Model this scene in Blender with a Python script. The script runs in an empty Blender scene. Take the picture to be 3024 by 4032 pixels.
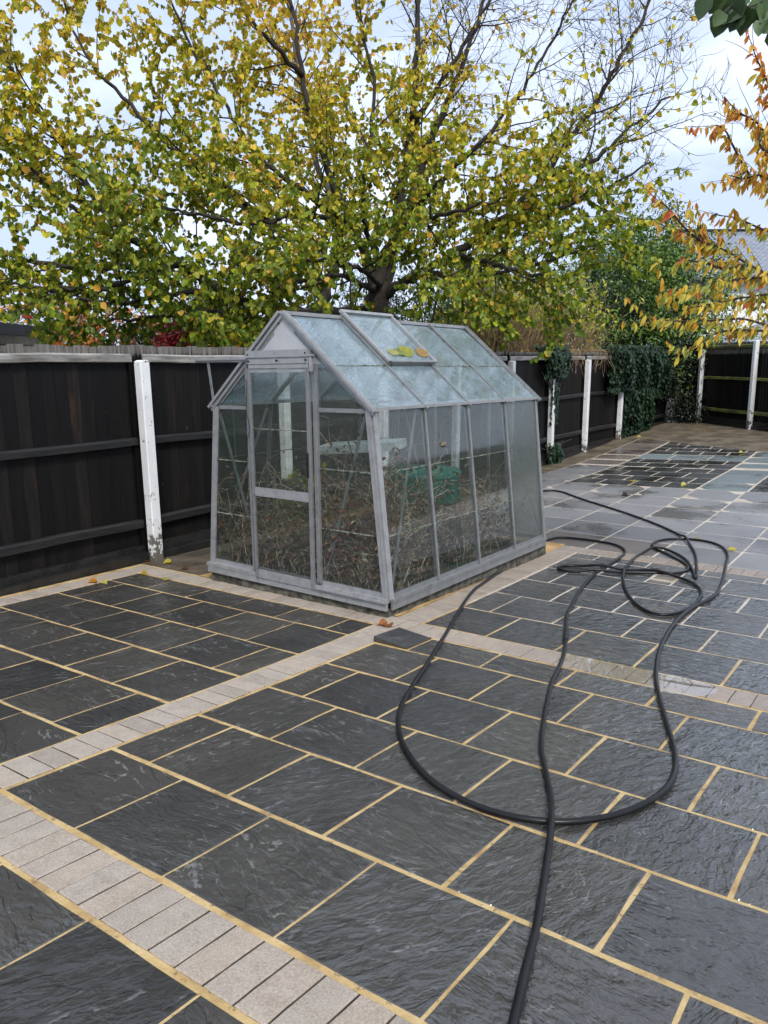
import bpy, bmesh, math, random
import numpy as np
from mathutils import Vector, Matrix, Euler

random.seed(7)
rng = np.random.default_rng(11)
scene = bpy.context.scene
COL = scene.collection

# ---------------------------------------------------------------- camera
cam_data = bpy.data.cameras.new('camera')
cam = bpy.data.objects.new('camera', cam_data)
COL.objects.link(cam)
CAM = Vector((1.9487, -3.0388, 1.6751))
RIGHT = Vector((0.80783, 0.58935, -0.00867))
DOWN = Vector((0.11058, -0.16599, -0.97991))
FWD = Vector((-0.57894, 0.79065, -0.19926))
cam.matrix_world = Matrix(((RIGHT.x, -DOWN.x, -FWD.x, CAM.x), (RIGHT.y, -DOWN.y, -FWD.y, CAM.y),
                           (RIGHT.z, -DOWN.z, -FWD.z, CAM.z), (0, 0, 0, 1)))
cam_data.sensor_fit = 'VERTICAL'
cam_data.sensor_height = 36.0
cam_data.sensor_width = 27.0
cam_data.lens = 2949.96 / 4032 * 36.0
cam_data.clip_end = 600
cam_data.clip_start = 0.05
scene.camera = cam

# ---------------------------------------------------------------- sky, sun, exposure
SUN_AZ, SUN_EL = math.radians(-42), math.radians(48)      # azimuth of the sun, from +X anticlockwise
world = bpy.data.worlds.new('World')
scene.world = world
world.use_nodes = True
wt = world.node_tree
for n in list(wt.nodes):
    wt.nodes.remove(n)
w_out = wt.nodes.new('ShaderNodeOutputWorld')
w_bg = wt.nodes.new('ShaderNodeBackground')
w_sky = wt.nodes.new('ShaderNodeTexSky')
w_sky.sky_type = 'NISHITA'
w_sky.sun_disc = False
w_sky.sun_elevation = SUN_EL
w_sky.sun_rotation = math.radians(90) - SUN_AZ
w_sky.air_density = 1.2
w_sky.dust_density = 2.5
w_tc = wt.nodes.new('ShaderNodeTexCoord')
w_map = wt.nodes.new('ShaderNodeMapping')
w_map.inputs['Scale'].default_value = (1.0, 1.0, 2.2)
w_map.inputs['Location'].default_value = (.35, 1.3, .2)
w_n = wt.nodes.new('ShaderNodeTexNoise')
w_n.inputs['Scale'].default_value = 2.3
w_n.inputs['Detail'].default_value = 7
w_n.inputs['Roughness'].default_value = 0.55
w_ramp = wt.nodes.new('ShaderNodeValToRGB')
w_ramp.color_ramp.elements[0].position = 0.42
w_ramp.color_ramp.elements[0].color = (4.2, 5.0, 6.7, 1)
w_ramp.color_ramp.elements[1].position = 0.74
w_ramp.color_ramp.elements[1].color = (8.5, 9.0, 9.9, 1)
w_mix = wt.nodes.new('ShaderNodeMixRGB')
w_mix.inputs['Fac'].default_value = 0.92
wt.links.new(w_tc.outputs['Generated'], w_map.inputs['Vector'])
wt.links.new(w_map.outputs['Vector'], w_n.inputs['Vector'])
wt.links.new(w_n.outputs['Fac'], w_ramp.inputs['Fac'])
wt.links.new(w_sky.outputs['Color'], w_mix.inputs['Color1'])
wt.links.new(w_ramp.outputs['Color'], w_mix.inputs['Color2'])
wt.links.new(w_mix.outputs['Color'], w_bg.inputs['Color'])
w_bg.inputs['Strength'].default_value = 0.075
wt.links.new(w_bg.outputs['Background'], w_out.inputs['Surface'])

sun_data = bpy.data.lights.new('sun', 'SUN')
sun_data.energy = 1.5
sun_data.angle = math.radians(12)
sun_data.color = (1.0, 0.95, 0.88)
sun = bpy.data.objects.new('sun', sun_data)
COL.objects.link(sun)
sd = Vector((math.cos(SUN_AZ) * math.cos(SUN_EL), math.sin(SUN_AZ) * math.cos(SUN_EL), math.sin(SUN_EL)))
sun.rotation_euler = sd.to_track_quat('Z', 'Y').to_euler()
sun.location = (6, -6, 9)

scene.view_settings.view_transform = 'Standard'
scene.view_settings.look = 'None'
scene.view_settings.exposure = 1.2
scene.view_settings.gamma = 1.0
scene.view_settings.use_curve_mapping = False
scene.render.engine = 'CYCLES'
cy = scene.cycles
cy.use_denoising = True
cy.use_adaptive_sampling = True
cy.adaptive_threshold = 0.03
try:
    cy.denoiser = 'OPENIMAGEDENOISE'
except Exception:
    pass
cy.max_bounces = 6
cy.diffuse_bounces = 2
cy.glossy_bounces = 3
cy.transmission_bounces = 6
cy.transparent_max_bounces = 20
cy.caustics_reflective = False
cy.caustics_refractive = False

# ---------------------------------------------------------------- measured data
HOSE = [(1.341, -1.739), (1.298, -1.599), (1.239, -1.395), (1.168, -1.19), (1.081, -0.941), (1.039, -0.84), (0.966, -0.678), (0.859, -0.486), (0.76, -0.304), (0.632, 0.015), (0.541, 0.267), (0.471, 0.475), (0.361, 0.883), (0.188, 1.343), (0.059, 1.653), (-0.038, 1.996), (-0.143, 2.426), (-0.239, 3.023), (-0.25, 3.449), (-0.266, 3.797), (-0.318, 3.976), (-0.449, 4.139), (-0.635, 4.208), (-0.86, 4.215), (-1.047, 4.179), (-1.112, 4.046), (-1.12, 3.852), (-1.063, 3.533), (-0.988, 3.1), (-0.929, 2.641), (-0.857, 2.178), (-0.804, 1.9), (-0.689, 1.552), (-0.545, 1.169), (-0.429, 0.883), (-0.329, 0.621), (-0.197, 0.279), (-0.093, 0.001), (0.007, -0.243), (0.082, -0.388), (0.179, -0.525), (0.28, -0.638), (0.416, -0.756), (0.546, -0.841), (0.661, -0.887), (0.767, -0.91), (0.848, -0.914), (0.934, -0.9), (1.012, -0.871), (1.083, -0.827), (1.16, -0.743), (1.222, -0.638), (1.261, -0.531), (1.286, -0.42), (1.289, -0.284), (1.264, -0.133), (1.223, 0.005), (1.163, 0.161), (1.089, 0.346), (1.009, 0.548), (0.935, 0.744), (0.884, 0.903), (0.802, 1.216), (0.747, 1.512), (0.704, 1.854), (0.688, 2.184), (0.702, 2.455), (0.742, 2.719), (0.747, 2.971), (0.695, 3.379), (0.619, 3.838), (0.548, 4.263), (0.457, 4.545), (0.339, 4.726), (0.172, 4.811), (0.027, 4.789), (-0.114, 4.687), (-0.173, 4.552), (-0.174, 4.36), (-0.093, 4.19), (0.034, 4.072), (0.166, 3.918), (0.297, 3.754), (0.363, 3.612), (0.371, 3.469), (0.32, 3.351), (0.198, 3.287), (0.016, 3.181), (-0.178, 3.034), (-0.331, 2.947), (-0.449, 2.895), (-0.554, 2.941), (-0.571, 3.03), (-0.511, 3.106), (-0.409, 3.144), (-0.254, 3.174), (-0.001, 3.233), (0.165, 3.275), (0.286, 3.265), (0.414, 3.214), (0.514, 3.129), (0.599, 3.002), (0.656, 2.845), (0.682, 2.659), (0.687, 2.444), (0.661, 2.254), (0.613, 2.128), (0.532, 2.091), (0.426, 2.16), (0.285, 2.348), (0.144, 2.623), (0.007, 2.969), (-0.062, 3.233), (-0.121, 3.56), (-0.144, 3.879), (-0.108, 4.103), (-0.011, 4.18), (0.131, 4.099), (0.273, 3.896), (0.395, 3.602), (0.475, 3.366), (0.51, 3.271), (0.478, 3.429), (0.402, 3.736), (0.303, 4.104), (0.183, 4.446), (-0.005, 4.854), (-0.255, 5.188), (-0.59, 5.541), (-0.947, 5.871), (-1.328, 6.188), (-1.657, 6.457), (-1.997, 6.766), (-2.22, 6.976), (-2.401, 7.038), (-2.504, 6.897), (-2.599, 6.572)]
LIMBS = {'trunk': [(-4.75, 5.94, 1.55), (-4.83, 6.02, 2.1), (-4.86, 6.11, 2.54)], 'T1': [(-4.88, 6.07, 2.47), (-4.85, 6.23, 3.01), (-4.74, 6.45, 3.56), (-4.73, 6.64, 4.29), (-4.66, 6.74, 4.99), (-4.64, 6.85, 5.85), (-4.77, 7.11, 7.29), (-4.98, 7.37, 8.9)], 'T2': [(-4.84, 6.11, 2.5), (-4.76, 6.75, 3.78), (-4.67, 7.18, 4.73), (-4.62, 7.67, 5.55), (-4.53, 8.25, 6.58), (-4.52, 9.02, 8.1)], 'T3': [(-4.83, 6.12, 2.5), (-4.52, 6.14, 2.7), (-4.19, 6.3, 2.88), (-3.73, 6.45, 3.12), (-3.27, 6.61, 3.43), (-2.9, 6.85, 3.8), (-2.68, 6.94, 4.05), (-2.33, 7.23, 4.66), (-2.1, 7.54, 5.2), (-1.91, 7.81, 5.75), (-1.73, 8.1, 6.35), (-1.57, 8.42, 7.18)], 'T4': [(-4.24, 6.26, 2.85), (-3.51, 6.15, 2.79), (-2.86, 6.24, 2.78), (-2.3, 6.57, 2.95), (-1.69, 6.93, 3.12)], 'T4b': [(-3.27, 6.61, 3.43), (-2.49, 6.56, 3.5), (-1.86, 6.84, 3.74), (-1.31, 7.2, 4.1)], 'T3b': [(-2.68, 6.94, 4.05), (-2.1, 7.15, 4.2), (-1.68, 7.44, 4.63), (-1.27, 7.71, 4.98)], 'T5': [(-4.96, 5.99, 2.36), (-5.33, 5.33, 2.33), (-5.56, 4.79, 2.37), (-5.7, 4.21, 2.49), (-6.03, 3.44, 2.89), (-6.18, 3.01, 3.13), (-6.43, 2.68, 3.54), (-6.85, 2.44, 4.31), (-7.31, 2.18, 5.13), (-7.82, 2.0, 5.86)], 'T5b': [(-6.18, 3.01, 3.13), (-6.37, 2.76, 3.17), (-6.79, 2.43, 3.58), (-7.0, 2.12, 3.98), (-7.31, 1.72, 4.28)], 'T5c': [(-6.01, 3.45, 2.88), (-6.13, 2.71, 2.77), (-6.31, 2.06, 2.75), (-6.56, 1.52, 2.86), (-6.86, 1.21, 2.96)], 'T5d': [(-5.7, 4.21, 2.49), (-5.47, 3.37, 2.51), (-5.44, 2.74, 2.41), (-5.62, 2.21, 2.33), (-5.78, 1.84, 2.35)], 'T6': [(-5.85, 6.14, 1.55), (-6.03, 6.27, 2.57), (-6.21, 6.29, 3.2), (-6.38, 5.99, 3.48), (-6.75, 5.56, 3.84), (-7.21, 5.1, 4.36)], 'T6b': [(-6.03, 6.27, 2.57), (-5.99, 6.62, 3.33), (-6.12, 6.8, 3.94), (-6.47, 6.74, 4.74), (-6.75, 6.79, 5.74), (-7.05, 6.87, 6.93), (-7.35, 6.96, 8.13)], 'T7': [(-4.87, 6.12, 2.65), (-5.09, 5.94, 3.53), (-5.25, 5.7, 4.06), (-5.5, 5.58, 4.81), (-5.73, 5.6, 5.58), (-5.96, 5.69, 6.63), (-6.23, 5.77, 7.67)], 'T8': [(-5.09, 5.94, 3.53), (-5.32, 4.87, 4.0), (-5.64, 4.36, 4.43), (-5.71, 4.16, 4.8), (-5.98, 3.87, 5.45), (-6.26, 3.72, 6.18)], 'T9': [(-6.38, 5.99, 3.48), (-5.83, 4.21, 3.86), (-5.91, 3.48, 4.19), (-6.26, 2.98, 4.77), (-6.59, 2.74, 5.26), (-6.85, 2.7, 5.85)], 'T10': [(-4.85, 6.23, 3.01), (-4.63, 5.53, 3.6), (-4.35, 5.28, 4.31), (-4.23, 5.3, 5.04), (-4.41, 5.23, 5.79), (-4.61, 5.32, 6.73)], 'T11': [(-4.76, 6.75, 3.78), (-3.85, 6.36, 4.12), (-3.27, 6.37, 4.51), (-2.87, 6.7, 5.13), (-2.62, 7.05, 5.78), (-2.39, 7.42, 6.59)], 'T12': [(-4.66, 6.74, 4.99), (-4.11, 6.96, 5.77), (-3.84, 7.34, 6.47), (-3.59, 7.74, 7.35)], 'T13': [(-5.09, 5.94, 3.53), (-4.85, 4.58, 3.49), (-5.06, 3.88, 3.33), (-5.46, 3.35, 3.39), (-5.84, 2.85, 3.5)], 'T14': [(-4.74, 6.45, 3.56), (-3.65, 5.72, 3.48), (-2.99, 5.57, 3.51), (-2.57, 5.77, 3.61)], 'T15': [(-4.83, 6.19, 2.76), (-4.32, 5.06, 2.84), (-4.32, 4.44, 2.87), (-4.63, 3.94, 2.82), (-4.97, 3.55, 2.75)], 'T16': [(-4.52, 6.14, 2.7), (-3.55, 5.57, 2.6), (-2.98, 5.58, 2.51), (-2.49, 5.67, 2.45)], 'T18': [(-5.33, 5.33, 2.33), (-5.17, 3.93, 2.32), (-5.28, 3.19, 2.24), (-5.6, 2.69, 2.18), (-5.84, 2.25, 2.13)], 'T19': [(-3.73, 6.45, 3.12), (-2.81, 5.92, 2.86), (-2.26, 5.9, 2.7), (-1.84, 6.07, 2.65)], 'T20': [(-4.19, 6.3, 2.88), (-3.39, 5.44, 2.65), (-2.96, 5.22, 2.54), (-2.6, 5.21, 2.46)], 'T21': [(-4.87, 6.12, 2.65), (-4.37, 4.74, 2.72), (-4.34, 3.97, 2.6), (-4.55, 3.54, 2.47)], 'T22': [(-6.03, 3.44, 2.89), (-5.75, 2.7, 2.65), (-5.75, 2.16, 2.5), (-5.92, 1.64, 2.45), (-6.18, 1.34, 2.5)], 'T17': [(-5.73, 5.6, 5.58), (-5.9, 4.95, 6.0), (-6.18, 4.62, 6.5)]}
CHERRY = {'c1': [(0.99, 3.47, 2.18), (0.82, 3.37, 2.28), (0.7, 3.3, 2.35), (0.59, 3.24, 2.43), (0.5, 3.18, 2.48), (0.41, 3.13, 2.53), (0.36, 3.12, 2.64)], 'c1b': [(0.5, 3.18, 2.48), (0.4, 3.12, 2.52), (0.29, 3.07, 2.62), (0.16, 3.01, 2.78), (0.1, 2.98, 2.82)], 'c2': [(0.98, 3.47, 2.22), (0.83, 3.37, 2.25), (0.64, 3.23, 2.24), (0.42, 3.05, 2.19), (0.19, 2.88, 2.15)], 'c3': [(0.99, 3.46, 2.14), (0.78, 3.3, 2.12), (0.54, 3.12, 2.07), (0.37, 2.98, 2.03)], 'c4': [(1.02, 3.41, 1.86), (0.87, 3.31, 1.9), (0.71, 3.21, 1.95), (0.52, 3.06, 1.94), (0.29, 2.9, 1.94), (0.14, 2.79, 1.96)], 'c5': [(1.03, 3.41, 1.83), (0.88, 3.3, 1.86), (0.6, 3.11, 1.86), (0.46, 2.98, 1.76), (0.36, 2.89, 1.71)], 'c6': [(0.91, 3.4, 3.15), (0.75, 3.31, 3.25), (0.67, 3.28, 3.34), (0.57, 3.21, 3.4), (0.47, 3.17, 3.51)], 'c7': [(0.89, 3.55, 2.8), (0.67, 3.43, 2.96), (0.5, 3.38, 3.24), (0.46, 3.37, 3.32), (0.4, 3.34, 3.37), (0.35, 3.29, 3.35)], 'c8': [(0.92, 3.2, 3.3), (0.81, 3.15, 3.44), (0.74, 3.13, 3.58), (0.68, 3.12, 3.7), (0.65, 3.12, 3.77)], 'c9': [(0.98, 3.03, 2.97), (0.83, 2.94, 3.04), (0.78, 2.92, 3.1), (0.78, 2.94, 3.2)], 'c10': [(0.95, 3.52, 2.52), (0.75, 3.41, 2.61), (0.59, 3.31, 2.69), (0.48, 3.23, 2.71)], 'c11': [(0.7, 3.3, 2.35), (0.57, 3.2, 2.32), (0.41, 3.1, 2.37), (0.26, 2.99, 2.39)], 'c12': [(0.96, 3.23, 2.81), (0.84, 3.16, 2.88), (0.76, 3.11, 2.93), (0.68, 3.05, 2.91), (0.59, 2.98, 2.93)], 'c13': [(1.01, 3.44, 1.99), (0.83, 3.33, 2.07), (0.7, 3.24, 2.11), (0.63, 3.18, 2.09)]}
NEARTWIG = {'a': [(1.38, 0.68, 3.04), (1.23, 0.58, 3.08), (1.15, 0.53, 3.1), (1.04, 0.45, 3.09)], 'b': [(1.15, 0.53, 3.1), (1.11, 0.49, 3.05), (1.09, 0.47, 3.02)], 'c': [(1.39, 0.66, 2.95), (1.27, 0.58, 2.97), (1.21, 0.54, 2.98)], 'd': [(1.23, 0.58, 3.08), (1.18, 0.54, 3.05), (1.13, 0.5, 3.04)]}
FALLEN = [(-3.45, 0.76), (-3.86, 1.03), (-3.53, 0.39), (-3.47, 0.39), (-3.06, 0.72), (-3.57, 1.18), (-3.3, 1.09), (-1.68, 8.42), (-0.88, 8.37), (0.49, 4.56), (0.14, 4.82), (-1.35, 7.19), (-3.48, 14.17), (-2.31, 15.39), (-0.89, 12.37), (-0.9, 0.78), (-0.8, 0.75), (-3.81, 1.12), (-0.58, 6.37), (-3.69, 10.51), (-4.09, 10.58)]
PUDDLE = [(0.08, 0.69), (0.17, 0.93), (0.35, 1.0), (0.59, 1.02), (0.8, 0.97), (1.03, 0.95), (1.17, 0.87), (1.15, 0.75), (0.97, 0.69), (0.76, 0.72), (0.56, 0.71), (0.33, 0.71), (0.19, 0.72)]

# ---------------------------------------------------------------- the lie of the land
def Z(x, y):
    u = min(max(x, -4.2), 2.6) - 1.0
    v = min(max(y, -3.0), 9.0) - 0.5
    t = min(max((y - 10) / 8, 0), 1)
    return (.0267 * u - .0668 * v + .0007 * u * u - .0072 * u * v + .0085 * v * v - .0002 * v ** 3 + .0002 * u ** 3
            + .0004 * u * u * v + .0013 * u * v * v + .30 * t * t * (3 - 2 * t))

def tilt(x, y, d=0.12):
    gx = (Z(x + d, y) - Z(x - d, y)) / (2 * d)
    gy = (Z(x, y + d) - Z(x, y - d)) / (2 * d)
    return Euler((math.atan(gy), -math.atan(gx), 0))

# ---------------------------------------------------------------- mesh helpers
class MB:
    def __init__(self):
        self.v = []
        self.f = []
        self.m = []
    def add(self, vs, fs, mat=0):
        o = len(self.v)
        self.v.extend([tuple(p) for p in vs])
        self.f.extend([tuple(i + o for i in f) for f in fs])
        self.m.extend([mat] * len(fs))
    def box(self, lo, hi, mat=0):
        (a, b, c), (d, e, g) = lo, hi
        self.add([(a, b, c), (d, b, c), (d, e, c), (a, e, c), (a, b, g), (d, b, g), (d, e, g), (a, e, g)],
                 [(3, 2, 1, 0), (4, 5, 6, 7), (0, 1, 5, 4), (1, 2, 6, 5), (2, 3, 7, 6), (3, 0, 4, 7)], mat)
    def bar(self, p0, p1, w, h, up=(0, 0, 1), mat=0, ch=0.0):
        """rectangular bar from p0 to p1; w across, h along up"""
        p0, p1, up = Vector(p0), Vector(p1), Vector(up)
        d = (p1 - p0).normalized()
        s = d.cross(up)
        if s.length < 1e-6:
            s = d.cross(Vector((1, 0, 0)))
        s.normalize()
        u = s.cross(d).normalized()
        hw, hh = w / 2, h / 2
        if ch > 0:
            pr = [(-hw + ch, -hh), (hw - ch, -hh), (hw, -hh + ch), (hw, hh - ch), (hw - ch, hh), (-hw + ch, hh), (-hw, hh - ch), (-hw, -hh + ch)]
        else:
            pr = [(-hw, -hh), (hw, -hh), (hw, hh), (-hw, hh)]
        n = len(pr)
        vs = [p0 + s * a + u * b for a, b in pr] + [p1 + s * a + u * b for a, b in pr]
        fs = [tuple(range(n))[::-1], tuple(range(n, 2 * n))]
        fs += [(i, (i + 1) % n, n + (i + 1) % n, n + i) for i in range(n)]
        self.add(vs, fs, mat)
    def tube(self, pts, rad, n=6, mat=0, cap=True):
        pts = [Vector(p) for p in pts]
        k = len(pts)
        if not hasattr(rad, '__len__'):
            rad = [rad] * k
        o = len(self.v)
        prev = None
        for i in range(k):
            d = (pts[min(i + 1, k - 1)] - pts[max(i - 1, 0)])
            if d.length < 1e-9:
                d = Vector((0, 0, 1))
            d.normalize()
            if prev is None:
                a = Vector((0, 0, 1)) if abs(d.z) < .9 else Vector((1, 0, 0))
                s = d.cross(a).normalized()
            else:
                s = prev - d * prev.dot(d)
                if s.length < 1e-6:
                    s = d.orthogonal()
                s.normalize()
            prev = s
            t = d.cross(s)
            for j in range(n):
                a = 2 * math.pi * j / n
                self.v.append(tuple(pts[i] + (s * math.cos(a) + t * math.sin(a)) * rad[i]))
        for i in range(k - 1):
            for j in range(n):
                self.f.append((o + i * n + j, o + i * n + (j + 1) % n, o + (i + 1) * n + (j + 1) % n, o + (i + 1) * n + j))
                self.m.append(mat)
        if cap:
            self.f.append(tuple(o + j for j in range(n))[::-1])
            self.f.append(tuple(o + (k - 1) * n + j for j in range(n)))
            self.m += [mat, mat]
    def mesh(self, name, mats, smooth=False):
        me = bpy.data.meshes.new(name)
        me.from_pydata(self.v, [], self.f)
        if not isinstance(mats, (list, tuple)):
            mats = [mats]
        for m in mats:
            me.materials.append(m)
        if len(mats) > 1:
            me.polygons.foreach_set('material_index', self.m)
        if smooth:
            me.polygons.foreach_set('use_smooth', [True] * len(me.polygons))
        me.update()
        return me
    def build(self, name, mats, parent=None, loc=(0, 0, 0), rot=None, smooth=False):
        return link(name, self.mesh(name, mats, smooth), parent, loc, rot)

def link(name, me, parent=None, loc=(0, 0, 0), rot=None):
    o = bpy.data.objects.new(name, me)
    o.location = loc
    if rot is not None:
        o.rotation_euler = rot
    COL.objects.link(o)
    if parent is not None:
        o.parent = parent
    return o

def thing(name, label, cat, loc=(0, 0, 0), rot=None, group=None):
    o = link(name, None, None, loc, rot)
    o.empty_display_size = 0.1
    return tag(o, label, cat, group)

def tag(o, label=None, cat=None, group=None, kind=None):
    if label:
        o['label'] = label
    if cat:
        o['category'] = cat
    if group:
        o['group'] = group
    if kind:
        o['kind'] = kind
    return o

def leaf_mesh(name, pos, axis, nrm, size, col, shape, mat, fold=1.0):
    """one mesh of many leaves, each with its own small faces and its own colour"""
    P = np.asarray(pos, float)
    n = len(P)
    A = np.asarray(axis, float)
    A /= np.linalg.norm(A, axis=1, keepdims=True) + 1e-9
    N = np.asarray(nrm, float)
    N -= A * (N * A).sum(1, keepdims=True)
    N /= np.linalg.norm(N, axis=1, keepdims=True) + 1e-9
    S = np.cross(A, N)
    T = np.array(SHAPES[shape][0], float)
    faces = SHAPES[shape][1]
    sz = np.asarray(size, float)[:, None, None]
    wob = rng.uniform(.75, 1.25, (n, 1, 1)) * fold
    V = P[:, None] + sz * (S[:, None] * T[None, :, :1] + A[:, None] * T[None, :, 1:2] + N[:, None] * T[None, :, 2:] * wob)
    k = len(T)
    me = bpy.data.meshes.new(name)
    fl = sum(len(f) for f in faces)
    idx = (np.arange(n)[:, None] * k + np.concatenate([np.array(f) for f in faces])[None]).ravel().astype(np.int32)
    starts = np.concatenate([[0], np.cumsum([len(f) for f in faces])[:-1]])
    ls = (np.arange(n)[:, None] * fl + starts[None]).ravel().astype(np.int32)
    lt = np.tile(np.array([len(f) for f in faces], np.int32), n)
    me.vertices.add(n * k)
    me.vertices.foreach_set('co', V.reshape(-1).astype(np.float32))
    me.loops.add(n * fl)
    me.loops.foreach_set('vertex_index', idx)
    me.polygons.add(n * len(faces))
    me.polygons.foreach_set('loop_start', ls)
    me.polygons.foreach_set('loop_total', lt)
    me.update(calc_edges=True)
    at = me.attributes.new('leafcol', 'FLOAT_COLOR', 'FACE')
    c4 = np.ones((n, len(faces), 4), np.float32)
    c4[:, :, :3] = np.asarray(col, float)[:, None, :]
    at.data.foreach_set('color', c4.ravel())
    me.materials.append(mat)
    return me

SHAPES = {
    'heart': ([(0, 0, 0), (-.36, .04, .10), (-.5, .36, .14), (-.3, .74, .06), (0, 1.0, -.1), (.3, .74, .06), (.5, .36, .14), (.36, .04, .10)],
              [(0, 4, 3, 2, 1), (0, 7, 6, 5, 4)]),
    'oval': ([(0, 0, 0), (-.19, .25, .05), (-.22, .58, .06), (0, 1.0, -.12), (.22, .58, .06), (.19, .25, .05)],
             [(0, 3, 2, 1), (0, 5, 4, 3)]),
    'cherry': ([(0, 0, 0), (-.15, .28, .05), (-.16, .6, .07), (0, 1.0, -.14), (.16, .6, .07), (.15, .28, .05)],
               [(0, 3, 2, 1), (0, 5, 4, 3)]),
    'ivy': ([(0, 0, 0), (-.42, .02, .04), (-.3, .36, .06), (-.5, .62, .02), (-.17, .66, .05), (0, 1.0, -.05), (.17, .66, .05), (.5, .62, .02), (.3, .36, .06), (.42, .02, .04)],
            [(0, 5, 4, 3, 2, 1), (0, 9, 8, 7, 6, 5)]),
    'blade': ([(0, 0, 0), (-.09, .4, .03), (0, 1.0, -.2), (.09, .4, .03)], [(0, 2, 1), (0, 3, 2)]),
}

# ---------------------------------------------------------------- material helpers
class NT:
    def __init__(self, name):
        self.mat = bpy.data.materials.new(name)
        self.mat.use_nodes = True
        self.t = self.mat.node_tree
        for n in list(self.t.nodes):
            self.t.nodes.remove(n)
        self.out = self.t.nodes.new('ShaderNodeOutputMaterial')
    def n(self, typ, props=None, **ins):
        nd = self.t.nodes.new('ShaderNode' + typ)
        for k, v in (props or {}).items():
            setattr(nd, k, v)
        for k, v in ins.items():
            key = k.replace('_', ' ') if k.replace('_', ' ') in nd.inputs else k
            if key.startswith('i') and key[1:].isdigit():
                s = nd.inputs[int(key[1:])]
            else:
                s = nd.inputs[key]
            self.set(s, v)
        return nd
    def set(self, s, v):
        if hasattr(v, 'outputs'):
            v = v.outputs[0]
        if isinstance(v, bpy.types.NodeSocket):
            self.t.links.new(v, s)
        else:
            try:
                s.default_value = v
            except Exception:
                s.default_value = tuple(v) + (1,)
    def math(self, op, a, b=0.0, c=0.0, clamp=False):
        return self.n('Math', {'operation': op, 'use_clamp': clamp}, i0=a, i1=b, i2=c)
    def vmath(self, op, a, b=(0, 0, 0)):
        return self.n('VectorMath', {'operation': op}, i0=a, i1=b)
    def ramp(self, fac, stops):
        r = self.n('ValToRGB', Fac=fac)
        el = r.color_ramp.elements
        while len(el) < len(stops):
            el.new(0.5)
        for e, (p, c) in zip(el, stops):
            e.position = p
            e.color = tuple(c) + (1,) if len(c) == 3 else c
        return r
    def step(self, x, a, b, lo=0.0, hi=1.0):
        return self.n('MapRange', {'interpolation_type': 'SMOOTHSTEP'}, Value=x, From_Min=a, From_Max=b, To_Min=lo, To_Max=hi)
    def mix(self, f, a, b, blend='MIX'):
        return self.n('MixRGB', {'blend_type': blend}, Fac=f, Color1=a, Color2=b)
    def noise(self, vec, scale, detail=4, rough=.55, dist=0.0):
        return self.n('TexNoise', None, Vector=vec, Scale=scale, Detail=detail, Roughness=rough, Distortion=dist)
    def surf(self, s):
        self.t.links.new(s.outputs[0], self.out.inputs['Surface'])
        return self.mat
    def principled(self, **k):
        return self.n('BsdfPrincipled', None, **k)
    def bump(self, h, strength=.5, dist=.01):
        return self.n('Bump', None, Height=h, Strength=strength, Distance=dist)

def obj_coords(N, scale=(1, 1, 1), spin=True):
    """object coordinates shifted (and turned) at random for each object, so that no two pieces repeat"""
    tc = N.n('TexCoord')
    oi = N.n('ObjectInfo')
    rnd = oi.outputs['Random']
    v = tc.outputs['Object']
    if spin:
        ang = N.math('ADD', N.math('MULTIPLY', N.math('FLOOR', N.math('MULTIPLY', rnd, 400.0)), math.pi / 2), N.math('MULTIPLY', N.math('FRACT', N.math('MULTIPLY', rnd, 41.0)), .5))
        v = N.n('VectorRotate', {'rotation_type': 'Z_AXIS'}, Vector=v, Angle=ang)
    off = N.n('CombineXYZ', None, X=N.math('MULTIPLY', rnd, 91.0), Y=N.math('MULTIPLY', rnd, 53.0), Z=N.math('MULTIPLY', rnd, 17.0))
    v = N.vmath('ADD', v, off)
    if scale != (1, 1, 1):
        v = N.vmath('MULTIPLY', v, scale)
    return v, rnd

def wetness(N):
    """how much water lies on the paving: most around the gully on the right"""
    g = N.n('NewGeometry')
    p = N.n('SeparateXYZ', None, Vector=g.outputs['Position'])
    a = N.math('ADD', N.math('MULTIPLY', p.outputs['X'], .34), N.math('MULTIPLY', p.outputs['Y'], .17))
    n = N.noise(g.outputs['Position'], 1.7, 3, .5)
    a = N.math('ADD', a, N.math('MULTIPLY', N.math('SUBTRACT', n, .5), .9))
    return N.step(a, -.35, .6), g

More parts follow.
